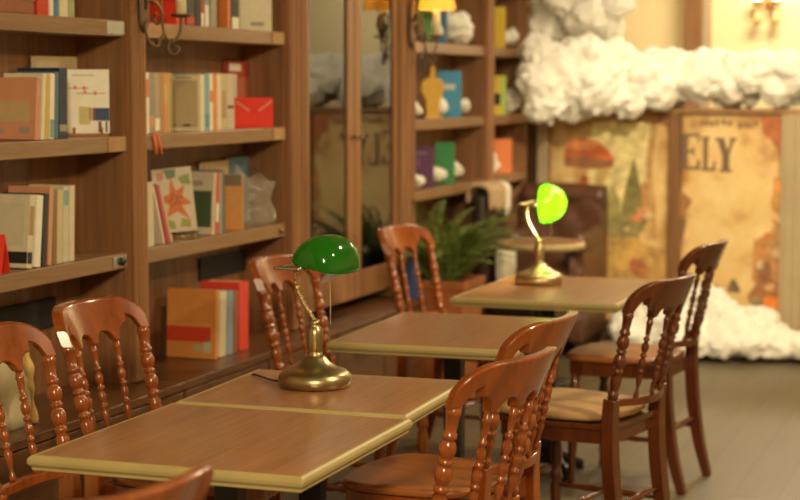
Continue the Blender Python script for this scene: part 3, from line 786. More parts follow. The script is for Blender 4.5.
shape(p1, 'print_ground', [(604, 248), (636, 240), (652, 262), (630, 276), (606, 268)], (.58, .35, .09), 2)
for i, (x, y, r, c) in enumerate([(640, 212, 6, (.66, .30, .12)), (634, 219, 5, (.64, .20, .07)), (646, 216, 4, (.70, .50, .30)), (600, 234, 4, (.70, .16, .03)), (636, 268, 9, (.42, .14, .05)), (642, 274, 5, (.60, .22, .07)), (624, 230, 3, (.6, .45, .2))]):
    shape(p1, 'print_flower', blob(x, y, r, r * .9, 12, .3, 20 + i), c, 4)
shape(p1, 'print_stain', [(649, 112), (667, 112), (667, 128), (660, 124), (655, 119)], (.32, .14, .05), 3)

p2 = panel('printed old-paper panel with large letters ELY', -1.945, -1.365, M['parch2'])
INK = (.17, .105, .055)
def slab(t, x, y0, y1, ch, w):
    h = y1 - y0; s = w * .30; f = h * .085
    R = []
    if ch == 'E':
        R = [[(x + s * .25, y0), (x + s * 1.25, y0), (x + s * 1.25, y1), (x + s * .25, y1)], [(x, y0), (x + w * .94, y0), (x + w * .94, y0 + f), (x, y0 + f)], [(x, y1 - f), (x + w, y1 - f), (x + w, y1), (x, y1)],
             [(x + w * .80, y0), (x + w * .94, y0), (x + w * .94, y0 + h * .26), (x + w * .86, y0 + h * .26)], [(x + w * .86, y1 - h * .28), (x + w, y1 - h * .28), (x + w, y1), (x + w * .80, y1)],
             [(x + s, y0 + h * .45), (x + w * .66, y0 + h * .45), (x + w * .66, y0 + h * .53), (x + s, y0 + h * .53)], [(x + w * .60, y0 + h * .36), (x + w * .70, y0 + h * .36), (x + w * .70, y0 + h * .62), (x + w * .60, y0 + h * .62)]]
    elif ch == 'L':
        R = [[(x + s * .35, y0), (x + s * 1.45, y0), (x + s * 1.45, y1), (x + s * .35, y1)], [(x, y0), (x + s * 1.9, y0), (x + s * 1.9, y0 + f), (x, y0 + f)], [(x, y1 - f), (x + w, y1 - f), (x + w, y1), (x, y1)],
             [(x + w * .84, y1 - h * .30), (x + w, y1 - h * .30), (x + w, y1), (x + w * .78, y1)]]
    elif ch == 'Y':
        c = x + w * .5
        R = [[(c - s * .55, y0 + h * .48), (c + s * .55, y0 + h * .48), (c + s * .55, y1), (c - s * .55, y1)], [(x + w * .06, y0), (x + w * .40, y0), (c + s * .6, y0 + h * .56), (c - s * .5, y0 + h * .56)],
             [(x + w * .74, y0), (x + w * .90, y0), (c + s * .5, y0 + h * .56), (c, y0 + h * .56)], [(x, y0), (x + w * .44, y0), (x + w * .44, y0 + f), (x, y0 + f)], [(x + w * .66, y0), (x + w, y0), (x + w, y0 + f), (x + w * .66, y0 + f)],
             [(c - s * .9, y1 - f), (c + s * .9, y1 - f), (c + s * .9, y1), (c - s * .9, y1)]]
    bm = bmesh.new(); lx, lz = t.location.x, t.location.z
    for k, q in enumerate(R):
        prism(bm, [(px1(a) - lx, pz1(b) - lz) for a, b in q], 'y', -.0095 - .0001 * k, -.008)
    return finish('letter', bm, cmat(INK), t)
slab(p2, 679, 133, 169, 'E', 20.5)
slab(p2, 701, 136, 170, 'L', 14)
slab(p2, 714.5, 137, 171, 'Y', 22)
rr = random.Random(4)
for i, x in enumerate([701, 706, 711, 716, 723, 729, 739, 745, 750, 756]):
    shape(p2, 'print_mark', blob(x, 123 + rr.uniform(-1, 2), 2.6, 3.4, 9, .35, 40 + i), (.26, .14, .06), 2)
shape(p2, 'print_stain', [(760, 116), (783, 116), (783, 150), (776, 146), (770, 138), (762, 132)], (.44, .14, .04), 2)
shape(p2, 'print_stain', [(677, 196), (683, 192), (692, 200), (688, 208), (681, 214), (677, 222)], (.34, .15, .05), 2)
shape(p2, 'print_stain', [(676, 226), (684, 210), (686, 222), (681, 250), (676, 250)], (.22, .11, .05), 3)
shape(p2, 'print_figure', [(729, 290), (733, 278), (737, 277), (743, 288), (741, 291)], (.18, .12, .07), 2)
shape(p2, 'print_figure', [(716, 284), (719, 283), (726, 292), (724, 296)], (.24, .13, .06), 2)
for i, (x, y, rx, ry, c) in enumerate([(768, 262, 18, 28, (.48, .22, .07)), (770, 292, 18, 14, (.34, .15, .05)), (776, 240, 8, 16, (.45, .24, .08)), (779, 200, 6, 24, (.50, .24, .06)), (766, 268, 8, 10, (.30, .13, .05)),
                                      (775, 300, 10, 7, (.74, .20, .03)), (780, 185, 4, 6, (.70, .26, .05)), (778, 214, 6, 5, (.62, .38, .18)), (779, 250, 5, 6, (.60, .40, .2)), (762, 262, 4, 4, (.58, .44, .24)), (758, 300, 7, 5, (.28, .22, .10)), (772, 284, 5, 4, (.6, .32, .16)), (770, 232, 4, 3, (.66, .2, .04))]):
    shape(p2, 'print_flower', blob(x, y, rx, ry, 14, .28, 60 + i), c, 1 + i * .25)
p3 = panel('printed old-paper panel beyond the right photo edge, seen only mirrored', -1.215, -.57, M['parch1'])

# ------------------------------------------------------------------ turned chairs
W2, SAG, ZT = .20, .053, .865
RAD = (W2 * W2 + SAG * SAG) / (2 * SAG); AMAX = math.asin(W2 / RAD)
def arc(t, z, k=1., sag=1.):
    """point on the back's curved plane: t -1..1 across, z height; reclines towards -x."""
    a = t * AMAX
    x = -((RAD * math.cos(a)) - (RAD - SAG)) * sag
    rec = -.205 - (z - .55) * .19 - max(0, z - .83) * .22
    return Vector((rec + x, RAD * math.sin(a) * k, z))
def narrow(z): return .90 + .10 * (z - .57) / .295
POST = [(0, .0185), (.04, .0185), (.05, .0205), (.075, .0205), (.085, .013), (.13, .0165), (.20, .0205), (.25, .0205), (.295, .0125), (.305, .0185), (.325, .0195), (.345, .0185), (.355, .0115), (.375, .0165), (.405, .0220), (.44, .0240), (.475, .0220), (.505, .0165), (.525, .0115), (.535, .0175), (.55, .0185), (.565, .0175), (.575, .0115),
        (.595, .0165), (.625, .0220), (.655, .0235), (.69, .0215), (.715, .0165), (.735, .0120), (.745, .0180), (.765, .0195), (.785, .0180), (.795, .0130), (.86, .0150), (.935, .0175), (.945, .0205), (.965, .0205), (.975, .0185), (1, .0185)]
SPIN = [(0, .005), (.015, .0085), (.05, .0095), (.08, .0065), (.13, .0065), (.20, .0095), (.27, .0125), (.305, .0070), (.315, .0110), (.33, .0118), (.345, .0110), (.355, .0065), (.385, .0105), (.42, .0142), (.455, .0130), (.495, .0065), (.505, .0105), (.52, .0112), (.535, .0105), (.545, .0065), (.575, .0105), (.61, .0140), (.645, .0130), (.69, .0070), (.70, .0108), (.715, .0115), (.73, .0108),
        (.74, .0070), (.82, .0090), (.885, .0100), (.895, .0122), (.92, .0122), (.93, .0092), (1, .0092)]
LEG = [(0, .012), (.03, .0145), (.06, .011), (.12, .0135), (.30, .018), (.40, .0205), (.44, .0145), (.46, .0205), (.50, .0205), (.52, .0145), (.60, .0215), (.68, .019), (.72, .0145), (.74, .0205), (.78, .0205), (.80, .018), (1, .0195)]
STRETCH = [(0, .0075), (.2, .0085), (.35, .012), (.42, .009), (.46, .0135), (.54, .0135), (.58, .009), (.65, .012), (.8, .0085), (1, .0075)]
def turned(prof, p0, p1, segs=14):
    bm = bmesh.new(); L = (Vector(p1) - Vector(p0)).length
    k = .90 if prof is POST else (.79 if prof is SPIN else 1.)
    pr = [(s * L, 0.0125 + (r - .0125) * .68 if prof is POST and r > .0125 else (.0082 + (r - .0082) * .66 if prof is SPIN and r > .0082 else r * k)) for s, r in prof]
    lathe(bm, pr, segs, p0, p1)
    return bm

def crest_bm():
    bm = bmesh.new(); N = 84; th = .0155; rings = []
    for i in range(N + 1):
        t = -1.085 + 2.17 * i / N; a = abs(t)
        zt = .882 + .078 * max(0, 1 - (max(0, a - .5) / .60) ** 2.6) ** .4545
        if a > .5: u = (a - .735) / .205; zb = (.861 if a > .74 else .838) + .044 * math.sqrt(max(0, 1 - u * u))
        else: u = (a - .245) / .185; zb = .838 + .030 * math.sqrt(max(0, 1 - u * u))
        zb = min(zb, zt - .012)
        ring = []
        b = .005
        for (d, z) in ((-th, zb + b), (-th + b, zb), (th - b, zb), (th, zb + b), (th, zt - b), (th - b, zt), (-th + b, zt), (-th, zt - b)):
            p = arc(t, z)
            n = Vector((math.cos(t * AMAX), -math.sin(t * AMAX), 0))
            n = Vector((-math.cos(t * AMAX), math.sin(t * AMAX), 0))
            ring.append(bm.verts.new(p + n * d))
        rings.append(ring)
    for A, Bq in zip(rings, rings[1:]):
        for i in range(8):
            j = (i + 1) % 8
            bm.faces.new((A[i], A[j], Bq[j], Bq[i]))
    bm.faces.new(rings[0][::-1]); bm.faces.new(rings[-1])
    return bm

def seat_outline(s=1., inset=0.):
    P = [(-.215, -.175), (-.215, .175), (-.05, .205), (.13, .222), (.195, .20), (.222, .10), (.228, 0), (.222, -.10), (.195, -.20), (.13, -.222), (-.05, -.205)]
    return [((x + .0) * s, y * s) for x, y in P]

def make_chair(label, wood_m, seat_m, pad, first=None):
    t = thing('side_chair', label, 'chair', group='turned spindle-back chairs')
    wm = M[wood_m]
    # rear legs: square sabre legs rising to the lower rail
    for s in (-1, 1):
        top = arc(s, .57); 
        bm = bmesh.new()
        tube(bm, [(-.275, s * .178, 0), (-.236, s * .178, .15), (-.210, s * .178, .33), (-.203, s * .179, .49), (top.x, s * W2 * narrow(.57), .585)], lambda u: .023 + .010 * math.sin(min(1, u * 1.15) * PI * .75), 4, 6, True)
        finish('rear_leg', bm, wm, t, bevel=.004)
    for s in (-1, 1):
        a = arc(s, .585); a.y *= narrow(.585); b = arc(s, ZT); 
        finish('back_post', turned(POST, a, b, 16), wm, t, smooth=True)
    # lower rail, gently bowed
    bm = bmesh.new(); rings = []
    for i in range(25):
        u = -1 + i / 12.; ring = []
        for d, z in ((-.011, .553 + .008 * abs(u)), (.011, .553 + .008 * abs(u)), (.011, .585 - .006 * (1 - abs(u))), (-.011, .585 - .006 * (1 - abs(u)))):
            p = arc(u, .57); p.x += d; p.y *= narrow(.57); p.z = z; ring.append(bm.verts.new(p))
        rings.append(ring)
    for A, Bq in zip(rings, rings[1:]):
        for i in range(4): bm.faces.new((A[i], A[(i + 1) % 4], Bq[(i + 1) % 4], Bq[i]))
    bm.faces.new(rings[0][::-1]); bm.faces.new(rings[-1])
    finish('lower_rail', bm, wm, t, bevel=.003)
    for u in (-.5, 0, .5):
        a = arc(u, .578); a.y *= narrow(.578); b = arc(u, .846)
        finish('spindle', turned(SPIN, a, b, 12), wm, t, smooth=True)
    finish('crest_rail', crest_bm(), wm, t, smooth=False, bevel=.002)
    # seat
    if pad:
        bm = bmesh.new(); prism(bm, seat_outline(.985), 'z', .480, .499); finish('seat', bm, wm, t, bevel=.004)
        bm = bmesh.new(); o2 = seat_outline(1.0)
        prev = None
        for (sc, z) in ((.93, .4995), (1.0, .507), (1.01, .519), (.97, .531), (.80, .539), (.4, .542)):
            ring = [bm.verts.new((x * sc, y * sc, z)) for x, y in o2]
            if prev:
                for i in range(len(ring)): bm.faces.new((prev[i], prev[(i + 1) % len(ring)], ring[(i + 1) % len(ring)], ring[i]))
            else: bm.faces.new(ring[::-1])
            prev = ring
        bm.faces.new(prev)
        finish('seat_cushion', bm, M[seat_m], t, smooth=True, subsurf=1)
    else:
        bm = bmesh.new(); prev = None; o2 = seat_outline(1.0)
        for (sc, z) in ((.97, .487), (1.0, .492), (1.01, .502), (1.0, .511), (.96, .516), (.75, .511), (.3, .508)):
            ring = [bm.verts.new((x * sc, y * sc, z)) for x, y in o2]
            if prev:
                for i in range(len(ring)): bm.faces.new((prev[i], prev[(i + 1) % len(ring)], ring[(i + 1) % len(ring)], ring[i]))
            else: bm.faces.new(ring[::-1])
            prev = ring
        bm.faces.new(prev)
        finish('seat', bm, M[seat_m], t, smooth=True, subsurf=1)
    bm = bmesh.new()
    o2 = seat_outline(.93); oi = seat_outline(.84)
    for z0, z1 in ((.435, .4885),):
        n = len(o2)
        A = [bm.verts.new((x, y, z0)) for x, y in o2]; A2 = [bm.verts.new((x, y, z1)) for x, y in o2]
        Ci = [bm.verts.new((x, y, z0)) for x, y in oi]; C2 = [bm.verts.new((x, y, z1)) for x, y in oi]
        for i in range(n):
            j = (i + 1) % n
            bm.faces.new((A[i], A[j], A2[j], A2[i])); bm.faces.new((Ci[i], C2[i], C2[j], Ci[j])); bm.faces.new((A2[i], A2[j], C2[j], C2[i])); bm.faces.new((A[i], Ci[i], Ci[j], A[j]))
    finish('seat_frame', bm, wm, t, bevel=.002)
    for s in (-1, 1):
        finish('front_leg', turned(LEG, (.172, s * .188, 0), (.160, s * .172, .488), 14), wm, t, smooth=True)
    for s in (-1, 1):
        finish('stretcher', turned(STRETCH, (-.218, s * .181, .20), (.165, s * .181, .20), 10), wm, t, smooth=True)
    finish('stretcher', turned(STRETCH, (-.02, -.178, .20), (-.02, .178, .20), 10), wm, t, smooth=True)
    finish('stretcher', turned(STRETCH, (.166, -.178, .27), (.166, .178, .27), 10), wm, t, smooth=True)
    finish('stretcher', turned(STRETCH, (-.222, -.178, .24), (-.222, .178, .24), 10), wm, t, smooth=True)
    return t

def copy_tree(o, parent=None):
    c = o.copy(); COL.objects.link(c)
    if parent is not None: c.parent = parent
    for ch in list(o.children): copy_tree(ch, c)
    return c
def place(o, topx, topy, rz):
    """put the chair so that its post tops' midpoint stands at (topx, topy)."""
    d = arc(1, ZT); lx = d.x
    o.location = (topx - lx * math.cos(rz), topy - lx * math.sin(rz), 0); o.rotation_euler = (0, 0, rz)

cw = make_chair('leftmost wooden chair beside the near table, cut by the left photo edge', 'chair_wood', 'seat_wood', False)
cd = make_chair('chair on the right of the second table with a beige cushioned seat', 'chair_wood_shaded', 'seat_pad', True)
ck = make_chair('farthest right-hand chair, its back before the old-paper panel', 'chair_wood_shaded', 'seat_wood', False)
place(cw, -2.355, 3.70, 0.04)
place(cd, -1.096, 5.459, 2.924)
place(ck, -1.189, 6.737, 3.04)
L_ = [(cw, 'second wooden chair from the left, between near table and bookcase', -2.400, 4.27, -.03),
      (cw, 'wooden chair standing directly behind the near green lamp', -2.427, 5.615, -.082),
      (cw, 'wooden chair on the left just in front of the potted fern', -2.470, 7.01, -.13),
      (cw, 'nearest right-hand chair, its glossy back and turned post filling the lower middle', -1.114, 3.765, 2.945),
      (cw, 'right-hand chair directly behind the nearest one, back overlapping second table', -1.212, 4.405, 3.05),
      (cw, 'chair at the bottom edge with only the tip of its back showing', -1.305, 2.336, 2.971)]
for src, lab, x, y, rz in L_:
    c = copy_tree(src); c['label'] = lab; place(c, x, y, rz)
# ------------------------------------------------------------------ tables
def cafe_table(label, x, y, w, d, rz=0., z=.75, col_x=0., rb=.18):
    t = thing('cafe_table', label, 'table', (x, y, 0), rz, 'rectangular cafe tables')
    e = .007
    finish('tabletop', B((-w / 2 + e, w / 2 - e, -d / 2 + e, d / 2 - e, z - .030, z)), M['table_wood'], t)
    # moulded edge: profile swept round the rectangle
    bm = bmesh.new()
    prof = [(0, .0006), (.007, .0004), (.013, -.004), (.016, -.011), (.015, -.019), (.011, -.024), (.008, -.026), (.008, -.033), (.003, -.035), (-.008, -.035), (-.008, -.0305), (-.0002, -.0305)]
    rings = []
    for sx, sy in ((1, 1), (-1, 1), (-1, -1), (1, -1)):
        rings.append([bm.verts.new((sx * (w / 2 - e + o), sy * (d / 2 - e + o), z + h)) for o, h in prof])
    n = len(prof)
    for k in range(4):
        A, Bq = rings[k], rings[(k + 1) % 4]
        for i in range(n): bm.faces.new((A[i], A[(i + 1) % n], Bq[(i + 1) % n], Bq[i]))
    finish('edge_moulding', bm, M['table_edge'], t, bevel=.0012)
    bm = B((-.20, .20, -.02, .02, z - .042, z - .0305), (-.02, .02, -.20, .20, z - .0415, z - .0305)); finish('support_bracket', bm, M['black_metal'], t, bevel=.002)
    finish('column', B((-.03 + col_x, .03 + col_x, -.03, .03, .06, z - .0415)), M['black_metal'], t, bevel=.006)
    bm = bmesh.new()
    for k in range(4):
        a = PI / 4 + k * PI / 2
        tube(bm, [(col_x + .03 * math.cos(a), .03 * math.sin(a), .075), (col_x + rb * .55 * math.cos(a), rb * .55 * math.sin(a), .05), (col_x + rb * math.cos(a), rb * math.sin(a), .022)], lambda u: .03 - .012 * u, 8, 5)
    box(bm, col_x - .06, col_x + .06, -.06, .06, .045, .085)
    finish('base', bm, M['black_metal'], t, smooth=False, bevel=.003)
    for k in range(4):
        a = PI / 4 + k * PI / 2
        bm = bmesh.new(); lathe(bm, [(0, .018), (.010, .018), (.014, .012), (.014, 0)], 10, (col_x + (rb - .008) * math.cos(a), (rb - .008) * math.sin(a), 0)); finish('foot', bm, M['black_rubber'], t)
    return t
cafe_table('nearest wooden table with yellow edge and bare top', -1.719, 3.628, .640, .672, 0)
cafe_table('wooden table pushed against the nearest one, carrying the brass lamp', -1.738, 4.266, .615, .535, .028, col_x=-.04)
cafe_table('second separate table, standing bare between near and far lamps', -1.775, 5.49, .600, .77, .03)
cafe_table('third table carrying the lit green lamp', -1.74, 6.77, .640, .86, 0, col_x=-.05, rb=.16)

def round_table():
    t = thing('round_table', 'small round pedestal table behind the lit green lamp', 'table', (-2.375, 8.79, 0))
    bm = bmesh.new(); lathe(bm, [(.718, .218), (.745, .226), (.748, .222), (.7485, .21), (.7485, 0)], 48, (0, 0, 0)); finish('tabletop', bm, M['table_wood'], t)
    bm = bmesh.new(); lathe(bm, [(.712, .216), (.716, .232), (.730, .236), (.744, .233), (.7495, .224), (.7495, .2185), (.717, .2165)], 48, (0, 0, 0)); finish('edge_moulding', bm, M['table_edge'], t, smooth=True)
    bm = bmesh.new(); lathe(bm, [(.05, .028), (.712, .028)], 16); finish('column', bm, M['black_metal'], t, smooth=True)
    bm = bmesh.new(); lathe(bm, [(0, .19), (.012, .19), (.03, .10), (.06, .03), (.06, 0)], 32); finish('base', bm, M['black_metal'], t, smooth=True)
round_table()

# ------------------------------------------------------------------ banker's lamps
def bankers_lamp(label, x, y, z, rz, tiltdeg, lit):
    t = thing('desk_lamp', label, 'lamp', (x, y, z + .0008), rz, 'green banker lamps')
    t.scale = (.95, .95, .95)
    br = M['brass'] if not lit else M['bright_brass']
    bm = bmesh.new()
    lathe(bm, [(0, .097), (.003, .102), (.018, .104), (.030, .1035), (.034, .099), (.037, .098), (.041, .093), (.046, .087), (.052, .070), (.060, .054), (.070, .041), (.081, .032), (.087, .027), (.087, 0)], 40)
    finish('base', bm, br, t, smooth=True)
    bm = bmesh.new()
    lathe(bm, [(.082, .021), (.088, .023), (.094, .021), (.096, .0185), (.100, .020), (.118, .023), (.150, .0235), (.164, .021), (.170, .015), (.176, .013), (.181, .0155), (.187, .013), (.190, .008), (.19, 0)], 24)
    finish('stem', bm, br, t, smooth=True)
    bm = bmesh.new()
    tube(bm, [(0, 0, .186), (-.012, 0, .203), (-.035, 0, .237), (-.054, 0, .275), (-.056, -.01, .315), (-.040, -.03, .343)], lambda u: .0062 + .0014 * math.sin(u * 85), 10, 14)
    finish('twisted_neck', bm, M['bright_brass'], t, smooth=True)
    bm = bmesh.new()
    tube(bm, [(-.062, -.122, .345), (-.062, -.122, .3451), (.0, -.122, .3452), (.012, -.122, .3452)], .0045, 8, 3)
    tube(bm, [(-.062, .122, .345), (-.062, .122, .3451), (.0, .122, .3452), (.012, .122, .3452)], .0045, 8, 3)
    tube(bm, [(-.060, -.122, .345), (-.060, .0, .345), (-.060, .122, .345)], .0045, 8, 3)
    finish('shade_bracket', bm, M['steel'] if not lit else br, t, smooth=True)
    # shade: half tube with rounded ends, axis along y
    R, L = .083, .112
    sh = bpy.data.objects.new('shade', None)
    bm = bmesh.new(); rows = []
    NS, NA = 30, 26
    for i in range(NS + 1):
        u = -1 + 2 * i / NS
        yy = L * math.sin(u * PI / 2)
        k = (1 - abs(yy / L) ** 3.2) ** (1 / 2.6)
        rows.append([bm.verts.new((R * k * math.cos(PI * j / NA), yy, (R * 1.05) * k * math.sin(PI * j / NA) if k > 0 else 0)) for j in range(NA + 1)])
    for A, Bq in zip(rows, rows[1:]):
        for j in range(NA): bm.faces.new((A[j], A[j + 1], Bq[j + 1], Bq[j]))
    bmesh.ops.remove_doubles(bm, verts=bm.verts[:], dist=.0004)
    bpy.data.objects.remove(sh)
    s = finish('shade', bm, M['green_glass'], t, smooth=True, loc=(.036 if not lit else .022, 0, .345), rot=(0, math.radians(tiltdeg), 0))
    sd = s.modifiers.new('thick', 'SOLIDIFY'); sd.thickness = .003; sd.offset = -1
    for q in (-1, 1):
        bm = bmesh.new(); lathe(bm, [(0, .0085), (.008, .0095), (.014, .0075), (.018, .004), (.019, 0)], 14, (.010, q * .112, .3452), (.010, q * .2, .3452)); finish('pivot_knob', bm, M['steel'] if not lit else br, t, smooth=True)
    bm = bmesh.new(); lathe(bm, [(0, .006), (.01, .014), (.035, .020), (.052, .014), (.06, 0)], 16, (.012, -.03, .352), (.012, .03, .358))
    finish('bulb', bm, M['bulb'] if lit else M['bulb_off'], t, smooth=True)
    bm = bmesh.new(); lathe(bm, [(0, .013), (.05, .013)], 14, (.012, -.09, .350), (.012, -.03, .352)); finish('socket', bm, br, t, smooth=True)
    bm = bmesh.new()
    for k in range(34): ico(bm, (.058, -.02, .345 - .0045 * k - .012), .0022, 1)
    lathe(bm, [(0, .001), (.16, .001)], 5, (.058, -.02, .178))
    finish('pull_chain', bm, M['bright_brass'], t, smooth=True)
    return t
la = bankers_lamp('brass banker lamp with dark green shade on the near table', -1.793, 4.322, .7504, -.05, 12, False)
bm = bmesh.new(); tube(bm, [(-.095, .01, .0045), (-.14, .015, .004), (-.19, .05, .004), (-.236, .085, .0035), (-.248, .095, -.004), (-.258, .10, -.06), (-.29, .10, -.2)], .003, 8, 8)
finish('power_cord', bm, M['black_rubber'], la, smooth=True)
bankers_lamp('lit banker lamp glowing yellow-green on the third table', -1.868, 6.90, .7504, .0, 88, True)

# ------------------------------------------------------------------ sconces
def spiral(cx, cz, r0, turns, a0, y=0., n=16, sgn=1):
    return [(cx, 0, 0)] 
def bracket_lamp(label, x, y, lit):
    t = thing('wall_bracket_lamp', label, 'lamp', (x, y, 0), 0, 'wrought candle bracket lamps')
    ir = M['old_iron']
    bm = bmesh.new()
    prism(bm, [(-.028, 1.76), (0, 1.735), (.028, 1.76), (.034, 1.86), (.02, 1.95), (0, 1.985), (-.02, 1.95), (-.034, 1.86)], 'x', 0, .012)
    finish('backplate', bm, ir, t, bevel=.003)
    bm = bmesh.new(); tube(bm, [(.012, 0, 1.84), (.05, 0, 1.835), (.075, 0, 1.80), (.06, 0, 1.765), (.04, 0, 1.78), (.052, 0, 1.80)], .0055, 8, 8); finish('scroll', bm, ir, t, smooth=True)
    for s in (1,):
        bm = bmesh.new()
        tube(bm, [(.012, s * .008, 1.86), (.036, s * .022, 1.90), (.055, s * .028, 1.84), (.062, s * .034, 1.74), (.080, s * .056, 1.705), (.100, s * .078, 1.735), (.104, s * .082, 1.790)], .005, 8, 8)
        tube(bm, [(.076, s * .052, 1.706), (.070, s * .048, 1.680), (.084, s * .064, 1.662), (.098, s * .078, 1.680), (.088, s * .070, 1.694)], .0045, 8, 8)
        tube(bm, [(.062, s * .033, 1.735), (.052, s * .016, 1.700), (.042, s * .003, 1.690), (.036, s * .0, 1.708)], .0045, 8, 8)
        arm = finish('arm', bm, ir, t, smooth=True)
        bm = bmesh.new(); lathe(bm, [(1.786, .006), (1.790, .030), (1.796, .038), (1.800, .037), (1.797, .028), (1.797, 0)], 24, (.104, s * .082, 0)); finish('drip_pan', bm, ir, t, smooth=True)
        bm = bmesh.new(); lathe(bm, [(1.797, .0175), (1.93, .0175), (1.935, .014), (1.935, 0)], 18, (.104, s * .082, 0)); finish('candle_sleeve', bm, M['candle'], t, smooth=True)
        bm = bmesh.new(); lathe(bm, [(1.935, .007), (1.95, .016), (1.975, .015), (2.005, 0)], 14, (.104, s * .082, 0)); finish('bulb', bm, M['bulb_sm'] if lit else M['bulb_off'], t, smooth=True)
        bm = bmesh.new(); lathe(bm, [(1.922, .088), (1.928, .090), (2.07, .058), (2.07, .0565), (1.928, .0885), (1.922, .0865)], 36, (.104, s * .082, 0))
        bm2 = bm
        # open ring profile: remove end caps
        caps = [f for f in bm2.faces if len(f.verts) > 8]
        bmesh.ops.delete(bm2, geom=caps, context='FACES')
        finish('lamp_shade', bm2, M['fabric_shade'], t, smooth=True)
    bm = bmesh.new()
    tube(bm, [(.012, -.008, 1.86), (.04, -.04, 1.90), (.06, -.075, 1.87), (.06, -.08, 1.83), (.045, -.06, 1.815), (.035, -.04, 1.83), (.04, -.045, 1.85)], .0055, 8, 8)
    tube(bm, [(.012, 0, 1.77), (.03, -.03, 1.73), (.05, -.03, 1.695), (.06, -.005, 1.69), (.055, .008, 1.71)], .005, 8, 8)
    finish('side_scroll', bm, ir, t, smooth=True)
    return t
M['bulb_sm'] = emit('bulb_small', (1, .72, .32), 45)
bracket_lamp('wall bracket lamp on the fluted post between first two bookcases', XF + .030, 5.298, True)
bracket_lamp('wall bracket lamp with a lit shade right of the glass cabinet', XF + .040, 7.995, True)

ws = thing('wall_sconce', 'brass twin wall sconce with bright bulbs on the yellow back wall', 'lamp', (-1.81, 13.0, 0))
bm = bmesh.new(); prism(bm, [(-.035, 2.14), (0, 2.10), (.035, 2.14), (.045, 2.26), (0, 2.34), (-.045, 2.26)], 'y', -.015, 0); finish('backplate', bm, cmat((.35, .12, .03)), ws, bevel=.004)
for s in (-1, 1):
    bm = bmesh.new(); tube(bm, [(s * .01, -.015, 2.17), (s * .03, -.05, 2.15), (s * .062, -.08, 2.12), (s * .066, -.085, 2.145)], .006, 8, 8); finish('arm', bm, M['bright_brass'], ws, smooth=True)
    bm = bmesh.new(); lathe(bm, [(2.135, .006), (2.14, .028), (2.155, .042), (2.175, .046), (2.175, .043), (2.155, .038), (2.145, 0)], 20, (s * .066, -.085, 0)); finish('cup', bm, M['bright_brass'], ws, smooth=True)
    bm = bmesh.new(); lathe(bm, [(2.15, .012), (2.17, .022), (2.20, .024), (2.24, .012), (2.26, 0)], 16, (s * .066, -.085, 0)); finish('bulb', bm, M['bulb'], ws, smooth=True)
    bm = bmesh.new(); lathe(bm, [(1.985, 0), (1.99, .018), (2.01, .033), (2.035, .036), (2.06, .026), (2.09, .010), (2.135, .004), (2.135, 0)], 18, (s * .066, -.085, 0)); finish('shadow_drop', bm, cmat((.62, .43, .17), .3), ws, smooth=True)  # solid tan drop standing in for the cup's shadow on the wall
bm = bmesh.new(); tube(bm, [(0.012, -.006, 2.12), (.014, -.005, 1.6), (.014, -.005, .3)], .004, 6, 4); finish('cable', bm, cmat((.66, .50, .27)), ws)

# ------------------------------------------------------------------ fern
pf = thing('potted_fern', 'bushy green fern in a terracotta box planter by the bookcase', 'plant', (-2.678, 8.062, 0))
bm = bmesh.new()
prev = None
for (k, z) in ((.80, 0), (1., .585), (1.04, .585), (1.04, .625), (.93, .625), (.90, .56)):
    ring = [bm.verts.new((sx * .17 * k, sy * .165 * k, z)) for sx, sy in ((1, 1), (-1, 1), (-1, -1), (1, -1))]
    if prev:
        for i in range(4): bm.faces.new((prev[i], prev[(i + 1) % 4], ring[(i + 1) % 4], ring[i]))
    else: bm.faces.new(ring[::-1])
    prev = ring
bm.faces.new(prev)
finish('planter', bm, M['terracotta'], pf, bevel=.006)
finish('soil', B((-.15, .15, -.147, .147, .55, .60)), M['soil'], pf)
bm = bmesh.new(); rr = random.Random(21)
for k in range(74):
    az = TAU * k / 74 * 2.6 + rr.uniform(-.3, .3)
    L = rr.uniform(.36, .52); lift = rr.uniform(.8, 1.5)
    if math.cos(az) > .4: L *= .85
    if math.cos(az) < -.2: L *= .5; lift = max(lift, 1.35)
    base = Vector((rr.uniform(-.06, .08), rr.uniform(-.08, .08), .598)); pos = base.copy(); el = lift; pts_ = []
    n = 20
    for i in range(n + 1):
        pts_.append(pos.copy())
        el -= (.9 + .35 * lift) / n * (.5 + i / n)
        pos += Vector((math.cos(az) * math.cos(el), math.sin(az) * math.cos(el), math.sin(el))) * (L * 1.25 / n)
        pos.x = max(pos.x, -.10)
    for i in range(n):
        a, b = pts_[i], pts_[i + 1]; tdir = (b - a).normalized()
        side = tdir.cross(Vector((0, 0, 1))).normalized(); up = side.cross(tdir)
        u = i / n
        for v0 in (side, up): # stem ribbon
            pass
        bm.faces.new([bm.verts.new(p) for p in (a - side * .0018, a + side * .0018, b + side * .0018, b - side * .0018)])
        if i < 2: continue
        ll = .055 * math.sin(PI * (.12 + .86 * u)) ** .8; w = L * 1.25 / n * .42
        for s in (-1, 1):
            d = (side * s + tdir * .45 - up * .25).normalized()
            q = a + tdir * rr.uniform(0, .006)
            m1 = q + d * ll * .5
            bm.faces.new([bm.verts.new(p) for p in (q, m1 + tdir * w, q + d * ll, m1 - tdir * w)])
finish('fronds', bm, M['fern'], pf)

